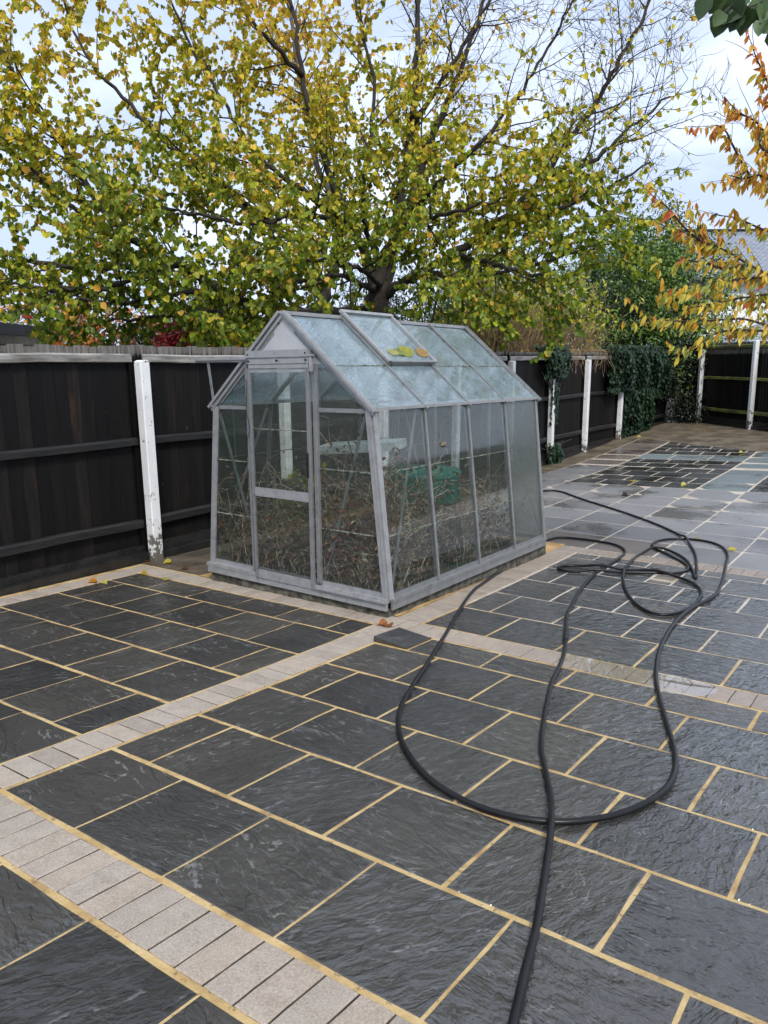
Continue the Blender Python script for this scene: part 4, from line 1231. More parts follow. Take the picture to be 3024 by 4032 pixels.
# soil inside
mb = MB()
vs = []
n = 14
for j in range(n + 1):
    for i in range(n + 1):
        x, y = -.86 + 1.72 * i / n, .06 + (GL - .12) * j / n
        vs.append(gw((x, y, -.05 + .03 * math.sin(x * 7 + y * 3) + random.uniform(-.012, .012))))
mb.add(vs, [(j * (n + 1) + i, j * (n + 1) + i + 1, (j + 1) * (n + 1) + i + 1, (j + 1) * (n + 1) + i) for j in range(n) for i in range(n)])
tag(mb.build('greenhouse_soil', M['dirt'], smooth=True), kind='structure')
# dead weeds: a tangle nobody could count
r = random.Random(21)
mb = MB()
lp, la, ln, ls, lc = [], [], [], [], []
def weed(x, y, h, lean, fat, mat):
    p = Vector((x, y, -.03))
    d = Vector((r.uniform(-1, 1) * lean, r.uniform(-1, 1) * lean, 1)).normalized()
    pts = [p.copy()]
    for k in range(7):
        d = (d + Vector((r.uniform(-.35, .35), r.uniform(-.35, .35), r.uniform(-.22, .12) - .07 * k))).normalized()
        p = p + d * h / 7
        p.x = max(-.84, min(.82, p.x))
        p.y = max(.035, min(GL - .05, p.y))
        p.z = max(p.z, -.02)
        pts.append(p.copy())
        if r.random() < .55 and k > 1:
            q = p.copy()
            e = (d + Vector((r.uniform(-1, 1), r.uniform(-1, 1), r.uniform(-.6, .6)))).normalized()
            seg = [q.copy()]
            for m_ in range(4):
                e = (e + Vector((r.uniform(-.5, .5), r.uniform(-.5, .5), r.uniform(-.5, .2)))).normalized()
                q = q + e * r.uniform(.02, .06)
                q.x = max(-.84, min(.82, q.x))
                q.y = max(.035, min(GL - .05, q.y))
                seg.append(q.copy())
            mb.tube([gw(s) for s in seg], fat * .55, 3, mat, cap=False)
        for _q in range(2):
            lp.append(gw(p)); la.append((r.uniform(-1, 1), r.uniform(-1, 1), r.uniform(-1, .3))); ln.append((r.uniform(-1, 1), r.uniform(-1, 1), 1))
            ls.append(r.uniform(.02, .06))
            lc.append(r.choice(((.15, .085, .055), (.12, .06, .045), (.20, .13, .085), (.17, .065, .05), (.28, .21, .14))))
    mb.tube([gw(s) for s in pts], [fat * (1 - .08 * k) for k in range(len(pts))], 4, mat, cap=False)
for k in range(900):
    zone = r.random()
    if zone < .55:
        x, y = r.uniform(.25, .80), abs(r.gauss(.1, .35)) + .05
    elif zone < .8:
        x, y = r.uniform(-.82, .3), abs(r.gauss(.1, .18)) + .04
    else:
        x, y = r.uniform(.3, .82), r.uniform(.5, 2.2)
    weed(x, y, r.uniform(.35, 1.0) * (1.35 if zone < .55 else 1.15), .35, r.uniform(.0015, .0038), 0 if r.random() < .40 else 1)
M['pale_straw'] = mat_simple('bleached_stem', (.48, .42, .31), (.72, .66, .54), 20, .8, .1, .001, coords='world')
M['brown_stem'] = mat_simple('brown_stem', (.12, .075, .05), (.26, .18, .12), 20, .8, .1, .001, coords='world')
wd = mb.build('dry_weeds', [M['pale_straw'], M['brown_stem']])
tag(wd, 'tangle of dead bleached weeds filling the front of the greenhouse', 'weeds', kind='stuff')
me = leaf_mesh('dry_weed_leaves', lp, la, ln, ls, lc, 'oval', M['straw'])
o = link('withered_leaves', me, wd)
# a fresh green plant behind the door
gp = thing('green_plant', 'fresh bright green leafy stalk behind the lower door pane', 'plant', gw((.10, .07, -.03)))
mb = MB()
base = gw((.10, .07, -.03))
st = [Vector((0, 0, 0)), Vector((.01, .005, .15)), Vector((.0, .0, .3)), Vector((.02, .0, .45)), Vector((.015, .005, .56))]
mb.tube(st, .005, 6)
mb.build('stem', M['bin_green'], gp)
lp, la, ln, ls, lc = [], [], [], [], []
for k in range(34):
    t = k / 34
    lp.append((.01, .003, .04 + .53 * t))
    a = k * 2.4
    la.append((math.cos(a), math.sin(a) * .7, .55 - .2 * t)); ln.append((0, 0, 1)); ls.append(.11 * (1 - .4 * t)); lc.append((.20, .36, .06))
link('foliage', leaf_mesh('foliage', lp, la, ln, ls, lc, 'blade', M['leaf'], 1.0), gp)
vp = thing('vine_sprig', 'yellow green vine sprig climbing behind the upper door pane', 'plant', gw((.18, .06, .60)))
mb = MB()
pts = [(0, 0, 0), (.02, .0, .1), (-.03, .0, .17), (-.12, .0, .20), (-.20, .0, .17)]
mb.tube(pts, .003, 5)
mb.tube([(.02, 0, .1), (.06, 0, .2), (.09, 0, .28)], .003, 5)
mb.build('stem', M['brown_stem'], vp)
lp, la, ln, ls, lc = [], [], [], [], []
for k in range(46):
    q = r.choice(pts[1:] + [(.06, 0, .2), (.09, 0, .28)])
    lp.append((q[0] + r.uniform(-.04, .04), q[1] + r.uniform(-.02, .02), q[2] + r.uniform(-.04, .04)))
    la.append((r.uniform(-1, 1), r.uniform(-.5, .5), r.uniform(-1, .2))); ln.append((r.uniform(-.4, .4), -1, .4)); ls.append(r.uniform(.02, .045))
    lc.append(r.choice(((.33, .34, .07), (.42, .36, .08), (.22, .28, .05))))
link('foliage', leaf_mesh('foliage', lp, la, ln, ls, lc, 'heart', M['leaf']), vp)

# ================================================================ trees and shrubs
R_ = random.Random(3)
def rvec(s=1.0):
    return Vector((R_.uniform(-s, s), R_.uniform(-s, s), R_.uniform(-s, s)))

def spline(pts, n):
    P = [Vector(p) for p in pts]
    P = [P[0] * 2 - P[1]] + P + [P[-1] * 2 - P[-2]]
    out = []
    for i in range(1, len(P) - 2):
        a, b, c, d = P[i - 1], P[i], P[i + 1], P[i + 2]
        for s in range(n):
            t = s / n
            out.append(.5 * ((2 * b) + (c - a) * t + (2 * a - 5 * b + 4 * c - d) * t * t + (3 * b - a - 3 * c + d) * t ** 3))
    out.append(P[-2])
    return out

def grow(start, d, length, steps, wob, up):
    p, pts = start.copy(), [start.copy()]
    for k in range(steps):
        d = (d + rvec(wob) + Vector((0, 0, up))).normalized()
        p = p + d * length / steps
        pts.append(p.copy())
    return pts, d

def smooth01(x, a, b):
    t = min(max((x - a) / (b - a), 0), 1)
    return t * t * (3 - 2 * t)

# ---- the big autumn tree behind the fence
TB = Vector(LIMBS['trunk'][-1])
tree = thing('autumn_tree', 'large spreading tree with yellow green autumn leaves behind the greenhouse', 'tree', (TB.x, TB.y, Z(TB.x, TB.y) - .05))
T0 = Vector(tree.location)
wood, pale, twigs = MB(), MB(), MB()
LP, LA, LN, LS, LC = [], [], [], [], []
PAL = [(.11, .175, .014), (.20, .27, .018), (.36, .38, .026), (.60, .51, .038), (.74, .54, .05), (.68, .36, .055)]
def bareness(p):
    q = (p - TB).dot(Vector((.808, .589, 0)))
    return smooth01((q - .4) / 3.2 * .9 + (p.z - 3.9) / 2.2 * .8 - .22, 0, 1)
def leaf_at(p, d, dens):
    bare = bareness(p)
    if R_.random() > dens * (1 - .95 * bare):
        return
    t = (p.z - 2.0) / 4.4 + .06 + R_.gauss(0, .30) + .10 * math.sin(p.x * 2.1 + p.y * 1.3)
    k = 0 if t < .06 else 1 if t < .32 else 2 if t < .64 else 3 if t < .95 else 4 if t < 1.4 else 5
    if R_.random() < .035:
        k = 5
    c = PAL[k]
    j = R_.uniform(.75, 1.25)
    LC.append((c[0] * j, c[1] * j * R_.uniform(.92, 1.08), c[2] * j))
    LP.append(p - T0)
    a = (d * .5 + Vector((0, 0, -1.0)) + rvec(.75))
    LA.append(a)
    LN.append(Vector((.35, -.5, .35)) + rvec(.9))
    LS.append(R_.choice((.6, .8, .9, 1.0, 1.0, 1.15, 1.3)) * R_.uniform(.047, .07))

def side_branches(path, r0, r1, level, step, lmin, lmax, dens):
    acc = 0
    n = len(path)
    tot = n - 1
    for i in range(1, n):
        seg = (path[i] - path[i - 1])
        acc += seg.length
        t = i / tot
        if t < .14 and level == 0:
            continue
        if acc < step:
            continue
        acc = R_.uniform(0, step * .3)
        d = seg.normalized()
        side = d.cross(rvec()).normalized()
        nd = (d * R_.uniform(.5, .9) + side * R_.uniform(.6, 1.0) + Vector((0, 0, .14))).normalized()
        L = R_.uniform(lmin, lmax) * (1.1 - .45 * t)
        if level == 0:
            pts, de = grow(path[i], nd, L, 7, .22, .035)
            rr = max(.005, min(.014, (r0 + (r1 - r0) * t) * .4))
            wood.tube([p - T0 for p in pts], [rr * (1 - .11 * k) for k in range(8)], 5, cap=False)
            side_branches(pts, rr, .004, 1, .058, .26, .8, dens)
            leafy(pts[4:], dens)
        else:
            pts, de = grow(path[i], nd, L, 4, .30, -.02)
            twigs.tube([p - T0 for p in pts], [.0042, .0036, .003, .0024, .0018], 3, cap=False)
            leafy(pts, dens)
            bn = bareness(pts[0])
            if bn > .3:
                for rep in range(3):
                    e, _ = grow(pts[R_.randrange(1, 5)], (de + rvec(.8) + Vector((0, 0, .15))).normalized(), L * R_.uniform(.4, .8), 4, .28, .03)
                    twigs.tube([p - T0 for p in e], [.0036, .003, .0026, .0022, .0018], 3, cap=False)
            if R_.random() < .7:
                k = R_.randrange(1, 4)
                e, _ = grow(pts[k], (de + rvec(.9)).normalized(), L * .55, 3, .3, .0)
                twigs.tube([p - T0 for p in e], [.0032, .0026, .002, .0015], 3, cap=False)
                leafy(e, dens)

def leafy(pts, dens):
    for a, b in zip(pts[:-1], pts[1:]):
        L = (b - a).length
        m = max(1, int(L / .024))
        d = (b - a).normalized()
        for k in range(m):
            leaf_at(a.lerp(b, (k + R_.random()) / m) + rvec(.02), d, dens)

rad = {'trunk': (.24, .19), 'T1': (.125, .02), 'T2': (.105, .02), 'T3': (.085, .015), 'T4': (.055, .012), 'T5': (.10, .022), 'T6': (.12, .03), 'T6b': (.09, .02), 'T7': (.085, .018)}
for k, pts in LIMBS.items():
    if k == 'T16':
        continue
    path = spline(pts, 6)
    if k == 'trunk':
        path = [Vector((TB.x + .02, TB.y, T0.z)), Vector((TB.x, TB.y + .02, 1.0))] + path
    if k == 'T6':
        path = [Vector((path[0].x, path[0].y, T0.z))] + path
    a, b = rad.get(k, (.045, .012))
    n = len(path)
    path = [p + rvec(.025) if 0 < i < n - 1 else p for i, p in enumerate(path)]
    (pale if k in ('T6', 'T6b') else wood).tube([p - T0 for p in path], [a + (b - a) * (i / (n - 1)) ** .7 for i in range(n)], 9, cap=True)
    if k != 'trunk':
        side_branches(path, a, b, 0, .17, .8, 1.7, .95)
wood.build('trunk', M['bark'], tree, smooth=True)
pale.build('pale_stem', M['bark_pale'], tree, smooth=True)
tw = twigs.build('twigs', M['twig'], tree)
tw['kind'] = 'stuff'
cr = link('crown', leaf_mesh('crown', LP, LA, LN, LS, LC, 'heart', M['leaf']), tree)
N_TREE = len(LP)

# ---- generic leafy mass for shrubs and background trees
def bush(name, label, cat, base, blobs, n, size, cols, shape='oval', mat='leaf_gloss', stems=18, stem_r=.02, stem_mat='bark', group=None, shell=.55, down=.4, seed=1, gaps=0.0):
    r = np.random.default_rng(seed)
    t = thing(name, label, cat, base, group=group)
    b0 = np.array(base)
    vol = np.array([bl[3] * bl[4] * bl[5] for bl in blobs]) ** .8
    idx = r.choice(len(blobs), n, p=vol / vol.sum())
    B = np.array(blobs)[idx]
    u = r.normal(size=(n, 3))
    u /= np.linalg.norm(u, axis=1, keepdims=True)
    rr = (shell + (1 - shell) * r.random(n)) ** 1.0
    # lumpy outline: sprays of leaves pushed in and out
    ph = r.uniform(0, 6, (4, 3))
    lump = 1 + .16 * np.sin(u @ np.array([5, 3, 4]) + B[:, 0] * 3) + .12 * np.sin(u @ np.array([-7, 6, 9]) + B[:, 1] * 5)
    P = B[:, :3] + u * B[:, 3:6] * (rr * lump)[:, None] + r.normal(size=(n, 3)) * size * .8
    if gaps:
        keep = np.sin(P[:, 0] * 6.1) + np.sin(P[:, 1] * 5.3 + 1) + np.sin(P[:, 2] * 7.7 + 2) > -1.6 * (1 - gaps)
        P, u = P[keep], u[keep]
    keep = P[:, 2] > base[2] + .05
    P, u = P[keep], u[keep]
    m = len(P)
    A = u * .8 + r.normal(size=(m, 3)) * .6 + np.array([0, 0, -down])
    N = u + r.normal(size=(m, 3)) * .6 + np.array([0, 0, .5])
    cols = np.array(cols)
    C = cols[r.integers(0, len(cols), m)] * r.uniform(.7, 1.3, (m, 1))
    link('crown', leaf_mesh('crown', P - b0, A, N, r.uniform(.6, 1.25, m) * size, C, shape, M[mat]), t)
    mb = MB()
    for k in range(stems):
        bl = blobs[k % len(blobs)]
        c = Vector(bl[:3]) - Vector(base)
        e = c + Vector((R_.uniform(-.8, .8) * bl[3], R_.uniform(-.8, .8) * bl[4], R_.uniform(-.3, .8) * bl[5]))
        s = Vector((R_.uniform(-.12, .12), R_.uniform(-.12, .12), 0))
        mid = s.lerp(e, .5) + Vector((R_.uniform(-.15, .15), R_.uniform(-.15, .15), .1))
        pts = spline([s, mid, e], 4)
        mb.tube(pts, [stem_r * (1 - .8 * i / (len(pts) - 1)) for i in range(len(pts))], 5, cap=False)
    mb.build('trunk', M[stem_mat], t, smooth=True)
    return t

G_DK = [(.012, .03, .008), (.02, .05, .012), (.03, .07, .014), (.045, .10, .015)]
G_MD = [(.075, .145, .018), (.11, .20, .022), (.15, .25, .026), (.045, .095, .016)]
bush('evergreen_tree', 'big dark evergreen tree filling the far corner above the ivy', 'tree', (-4.6, 17.7, -.1),
     [(-4.6, 17.6, 3.0, 1.7, 1.7, 1.9), (-3.6, 18.2, 2.2, 1.3, 1.4, 1.6), (-4.9, 16.9, 3.9, 1.3, 1.3, 1.5), (-5.6, 16.4, 2.8, 1.5, 1.5, 1.6), (-3.5, 17.9, 3.6, 1.1, 1.1, 1.2), (-4.2, 17.2, 1.5, 1.1, .9, 1.2)],
     34000, .10, G_MD + [(.11, .19, .025)], 'oval', 'leaf_gloss', 24, .05, seed=5, gaps=.25)
bush('blue_conifer', 'small blue green conifer tuft poking out of the evergreen tree', 'tree', (-5.4, 15.9, -.1),
     [(-5.0, 15.9, 3.35, .7, .7, .55), (-4.7, 16.3, 3.1, .6, .6, .5)], 2600, .075, [(.02, .05, .04), (.035, .07, .055), (.015, .035, .03)], 'blade', 'leaf_gloss', 6, .04, seed=6)
bush('feathery_tree', 'tall feathery green tree just left of the slate roof', 'tree', (-6.0, 20.5, -.1),
     [(-5.6, 20.4, 4.1, 1.5, 1.5, 1.5), (-5.0, 20.6, 4.9, .9, .9, 1.3), (-6.6, 20.0, 3.6, 1.4, 1.4, 1.6), (-4.9, 20.6, 5.2, .4, .4, 1.0)],
     13000, .10, [(.05, .10, .018), (.075, .14, .025), (.10, .17, .03)], 'oval', 'leaf', 16, .04, seed=7, gaps=.4)
bush('conifer', 'drooping green conifer behind the trunk above the greenhouse ridge', 'tree', (-6.1, 8.9, -.1),
     [(-5.9, 8.9, 2.0, 1.0, 1.0, 1.7), (-5.5, 9.7, 1.6, .9, .9, 1.5), (-6.6, 8.2, 1.9, .9, .9, 1.6)], 14000, .11, [(.02, .06, .012), (.04, .10, .018), (.055, .13, .022)], 'blade', 'leaf_gloss', 14, .05, down=1.2, seed=8)
bush('laurel', 'dark laurel mass low behind the fence, right of the greenhouse roof', 'shrub', (-6.3, 11.6, -.1),
     [(-6.2, 11.4, 1.6, 1.1, 1.1, 1.4), (-6.6, 12.8, 2.2, 1.3, 1.3, 1.7), (-7.4, 14.4, 2.6, 1.6, 1.6, 1.9)], 13000, .12, G_DK + G_MD, 'oval', 'leaf_gloss', 14, .04, seed=9)
bush('yellow_shrub', 'bright yellow shrub left of the greenhouse gable behind the fence', 'shrub', (-7.3, 5.5, -.1),
     [(-7.2, 5.5, 1.75, .62, .62, .62), (-6.9, 5.9, 1.5, .5, .5, .7)], 5200, .075, [(.55, .47, .04), (.66, .52, .05), (.42, .42, .04), (.25, .32, .03)], 'heart', 'leaf', 10, .02, seed=10)
bush('red_shrub', 'small crimson shrub glowing above the fence left of the greenhouse', 'shrub', (-8.7, 5.7, -.1),
     [(-8.7, 5.7, 1.9, .42, .42, .62), (-8.9, 5.5, 1.5, .4, .4, .6)], 3000, .075, [(.30, .02, .03), (.42, .03, .04), (.18, .02, .025), (.10, .06, .02)], 'heart', 'leaf', 8, .02, seed=11)
bush('dark_holly', 'very dark holly behind the red shrub', 'tree', (-9.6, 6.9, -.1),
     [(-9.4, 6.9, 1.6, .8, .8, 1.35), (-10.4, 6.3, 1.3, .9, .9, 1.2)], 8000, .10, [(.008, .018, .008), (.012, .028, .010), (.02, .04, .014)], 'oval', 'leaf_gloss', 8, .04, seed=12)
bush('orange_maple', 'orange leaved maple in the distance behind the flat roofed garage', 'tree', (-17.2, 8.7, -.1),
     [(-17.4, 8.5, 2.7, 1.5, 1.5, 1.2), (-16.4, 9.3, 2.2, 1.2, 1.2, 1.0), (-15.6, 9.8, 2.5, .8, .8, .8)], 2000, .12, [(.50, .13, .03), (.55, .20, .04), (.45, .09, .03), (.5, .28, .06)], 'heart', 'leaf', 14, .05, seed=13, gaps=.5)
bush('hedge_tree', 'grey green tree line far behind on the left', 'tree', (-26, 16, -.1),
     [(-27, 14, 1.8, 3, 3, 1.8), (-24, 20, 2.0, 4, 4, 2.0), (-21, 25, 2.0, 4, 4, 2.2), (-30, 9, 1.6, 3, 3, 2.0)], 6000, .25, [(.04, .06, .02), (.07, .08, .03), (.10, .08, .03)], 'heart', 'leaf', 10, .1, seed=14)
bush('hedge_tree', 'green tree line far behind, between the main tree and the evergreen', 'tree', (-15, 30, -.1),
     [(-17, 27, 1.8, 4, 4, 2.4), (-13, 31, 2.0, 4, 4, 2.6), (-9, 33, 1.6, 3.5, 3.5, 2.2)], 6000, .25, [(.03, .055, .02), (.05, .08, .025), (.07, .09, .03)], 'oval', 'leaf', 10, .1, seed=15)
# bare brown trees at far left
for k, (bx, by, hh, lab) in enumerate(((-20.6, 8.9, 5.0, 'bare brown tree far off at the left edge'), (-19.0, 10.6, 4.2, 'thin bare tree beside the orange maple, far left'))):
    t = thing('bare_tree', lab, 'tree', (bx, by, -.1), group='bare distant trees')
    mb = MB()
    def rec(p, d, L, rr, lev):
        pts, de = grow(p, d, L, 4, .12, .03)
        mb.tube(pts, [rr, rr * .9, rr * .8, rr * .7, rr * .6], 4 if lev < 2 else 3, cap=False)
        if lev < 4:
            for q in range(4 if lev else 6):
                s = pts[R_.randrange(2, 5)]
                rec(s, (de + rvec(.85) + Vector((0, 0, .25))).normalized(), L * R_.uniform(.45, .7), rr * .5, lev + 1)
    rec(Vector((0, 0, 0)), Vector((0, 0, 1)), hh * .45, .14, 0)
    mb.build('trunk', M['cane'], t)

# ---- yellow leaved shrub of brown canes leaning over the fence
cs = thing('cane_shrub', 'yellow leaved shrub of many brown canes behind the fence right of the greenhouse', 'shrub', (-4.75, 11.2, -.25))
C0 = Vector(cs.location)
mb = MB()
LP, LA, LN, LS, LC = [], [], [], [], []
for k in range(760):
    y = R_.uniform(8.7, 13.6)
    s = Vector((-4.45 - R_.random() * .9, y, 0.9))
    hump = math.sin(min(max((y - 8.0) / 6.0, 0), 1) * math.pi)
    top = 1.1 + 1.45 * hump * R_.uniform(.5, 1.1)
    d = Vector((R_.uniform(-.35, .5), R_.uniform(-.55, .55), 1)).normalized()
    pts, de = grow(s, d, top, 6, .12, .02)
    mb.tube([p - C0 for p in pts], [.007, .006, .0055, .005, .004, .003, .0025], 3, cap=False)
    for q in range(4):
        e, _ = grow(pts[R_.randrange(2, 7)], (de + rvec(.8)).normalized(), R_.uniform(.15, .45), 3, .25, .02)
        mb.tube([p - C0 for p in e], [.004, .0035, .003, .002], 3, cap=False)
        if R_.random() < .9:
            for m_ in range(3, 5 + R_.randrange(3)):
                pp = e[R_.randrange(1, 4)]
                if R_.random() < .4 or (pp.z < 2.25 and R_.random() < .85):
                    continue
                LP.append(pp + rvec(.03) - C0); LA.append(rvec(1) + Vector((0, 0, .3))); LN.append(rvec(.8) + Vector((.4, -.4, .8))); LS.append(R_.uniform(.06, .12))
                LC.append(R_.choice(((.60, .60, .05), (.45, .52, .05), (.70, .64, .08), (.28, .38, .04))))
for k in range(36):   # some hang down in front of the boards
    s = Vector((-4.0, R_.choice((10.9, 11.3, 12.3, 12.9)) + R_.uniform(-.3, .3), 1.84))
    e, _ = grow(s, Vector((1, R_.uniform(-.6, .6), .2)).normalized(), .22, 3, .2, -.2)
    f, _ = grow(e[-1], Vector((.05, R_.uniform(-.6, .6), -1)).normalized(), R_.uniform(.2, .6), 5, .35, -.05)
    mb.tube([p - C0 for p in e + f[1:]], .0035, 3, cap=False)
mb.build('canes', M['cane'], cs)
link('foliage', leaf_mesh('foliage', LP, LA, LN, LS, LC, 'oval', M['leaf']), cs)

# ---- ivy
def ivy(name, label, boxes, base, n, seed, size=.075):
    r = random.Random(seed)
    t = thing(name, label, 'ivy', base)
    B = Vector(base)
    LP, LA, LN, LS, LC = [], [], [], [], []
    for (y0, y1, z0, z1, th, share) in boxes:
        for k in range(int(n * share)):
            y, z = r.uniform(y0, y1), r.uniform(z0, z1)
            e = min(y - y0, y1 - y, .35) / .35
            bulge = th * (.35 + .65 * math.sin(max(0, min(1, (z - z0) / (z1 - z0))) * 2.6)) * (.3 + .7 * e) * (1 + .25 * math.sin(y * 7 + z * 5))
            if r.random() > .35 + .65 * e + .2:
                continue
            x = fx(y) + .06 + bulge * r.uniform(.45, 1.05)
            if z > z1 - .12:
                x -= r.uniform(0, .3)
            LP.append(Vector((x, y, z)) - B)
            LA.append(Vector((r.uniform(-.1, .4), r.uniform(-.8, .8), -1 + r.uniform(-.2, .5))))
            LN.append(Vector((1, r.uniform(-.6, .6), r.uniform(.1, .9))))
            LS.append(r.uniform(.6, 1.25) * size)
            LC.append(r.choice(((.013, .034, .016), (.02, .05, .022), (.03, .065, .028), (.009, .022, .011), (.042, .08, .035))))
    link('foliage', leaf_mesh('foliage', LP, LA, LN, LS, LC, 'ivy', M['leaf_gloss']), t)
    mb = MB()
    for k in range(14):
        bx = boxes[k % len(boxes)]
        y = r.uniform(bx[0] + .1, bx[1] - .1)
        pts = [Vector((fx(y) + .07, y + r.uniform(-.1, .1) * q, bx[2] + (bx[3] - bx[2]) * q / 6)) + Vector((0, r.uniform(-.06, .06), 0)) - B for q in range(7)]
        mb.tube(pts, .009, 4, cap=False)
    mb.build('stem', M['twig'], t)
ivy('ivy', 'large dark green ivy curtain hanging over the side fence', [(12.95, 16.1, .95, 1.95, .30, .52), (13.9, 15.75, -.1, 1.1, .24, .40), (16.0, 17.4, .7, 1.9, .2, .2)], (-3.85, 14.6, -.2), 13000, 31)
ivy('ivy', 'small ivy clump wrapped round the white post just right of the greenhouse', [(9.75, 10.75, 1.35, 1.92, .22, .5), (10.12, 10.42, .5, 1.45, .07, .22), (10.0, 10.7, -.28, .1, .2, .16)], (-3.87, 10.2, -.2), 3200, 32, .07)
bush('corner_bramble', 'dark leafy growth hanging down to the ground in the far corner', 'shrub', (-3.3, 17.3, -.05),
     [(-3.45, 17.3, 1.0, .5, .5, 1.2), (-3.2, 17.2, .35, .5, .42, .5), (-3.6, 16.7, 1.4, .42, .5, .8), (-2.95, 17.1, .3, .35, .25, .4), (-3.1, 17.35, 1.6, .4, .3, .5)], 5500, .07, [(.006, .012, .006), (.01, .02, .008), (.016, .03, .01)], 'oval', 'leaf_gloss', 12, .012, seed=33)

# ---- cherry branches reaching in from the right
ct = thing('cherry_tree', 'branches of an orange leaved cherry reaching in from the right', 'tree', (4.9, 3.6, Z(2.5, 3.6)))
C0 = Vector(ct.location)
mb = MB()
LP, LA, LN, LS, LC = [], [], [], [], []
trunk_top = Vector((4.7, 3.7, 3.0))
mb.tube([Vector((0, 0, 0)), Vector((-.05, .05, 1.4)), trunk_top - C0], [.14, .12, .1], 8)
CO = [(.66, .20, .04), (.74, .30, .045), (.74, .42, .055), (.74, .55, .075), (.55, .52, .08), (.28, .36, .09), (.55, .13, .05)]
for key, pts in CHERRY.items():
    path = spline(pts, 6)
    if key not in ('c1b', 'c11'):
        path = spline([trunk_top, trunk_top.lerp(path[0], .5) + Vector((0, 0, .15)), path[0]], 4)[:-1] + path
    n = len(path)
    mb.tube([p - C0 for p in path], [.012 * (1 - .85 * i / (n - 1)) + .0015 for i in range(n)], 5, cap=False)
    vis = len(spline(pts, 6))
    for i in range(n - vis, n - 1):
        a, b = path[i], path[i + 1]
        d = (b - a).normalized()
        m_ = max(1, int((b - a).length / .0115))
        for k in range(m_):
            p = a.lerp(b, (k + R_.random()) / m_)
            if i > n - 3 and key in ('c6', 'c8', 'c9', 'c10', 'c12') and R_.random() < .6:
                continue
            zz = smooth01(p.z, 1.9, 4.6)
            off = rvec(.035)
            LP.append(p + off - C0)
            LA.append(d * .55 + Vector((0, 0, -1)) + rvec(.5)); LN.append(Vector((.3, -.8, .3)) + rvec(.8)); LS.append(R_.uniform(.055, .105))
            q = R_.gauss(3.4 - 3.0 * zz, 1.0)
            c = CO[int(min(max(round(q), 0), 5))] if R_.random() > .08 else CO[R_.choice((5, 6))]
            j = R_.uniform(.8, 1.2)
            LC.append(tuple(v * j for v in c))
        if R_.random() < .30:
            e, _ = grow(a, (d + rvec(.8) + Vector((0, 0, .35))).normalized(), R_.uniform(.12, .34), 4, .15, .04)
            mb.tube([p - C0 for p in e], [.003, .0026, .0022, .0018, .0012], 3, cap=False)
            if R_.random() < .6:
                for p in e[1:]:
                    for rep in range(2):
                        zz = smooth01(p.z, 1.9, 4.6)
                        LP.append(p - C0); LA.append(Vector((0, 0, -1)) + rvec(.6)); LN.append(Vector((.3, -.8, .3)) + rvec(.7)); LS.append(R_.uniform(.05, .09))
                        LC.append(CO[int(min(max(round(R_.gauss(3.2 - 3.0 * zz, 1.0)), 0), 5))])
mb.build('trunk', M['twig'], ct)
link('crown', leaf_mesh('crown', LP, LA, LN, LS, LC, 'cherry', M['leaf'], 1.2), ct)

# ---- dark green twig close by at the top right
nt_ = thing('lime_branch', 'dark green leafy twig hanging in at the top right corner', 'branch', Vector(NEARTWIG['a'][0]) + Vector((.3, .2, 0)))
C0 = Vector(nt_.location)
mb = MB()
LP, LA, LN, LS, LC = [], [], [], [], []
for key, pts in NEARTWIG.items():
    path = spline(pts, 5)
    if key in ('a', 'c'):
        path = [C0] + path
    mb.tube([p - C0 for p in path], .003, 5, cap=False)
    for i in range(2, len(path), 2):
        for k in range(1):
            LP.append(path[i] + rvec(.02) - C0); LA.append(Vector((-.4, .1, -1)) + rvec(.5)); LN.append(Vector((.3, -1, .1)) + rvec(.5)); LS.append(R_.uniform(.06, .10))
            LC.append(R_.choice(((.05, .095, .03), (.07, .125, .035), (.04, .075, .026))))
mb.build('twig', M['twig'], nt_)
link('foliage', leaf_mesh('foliage', LP, LA, LN, LS, LC, 'heart', M['leaf_gloss']), nt_)

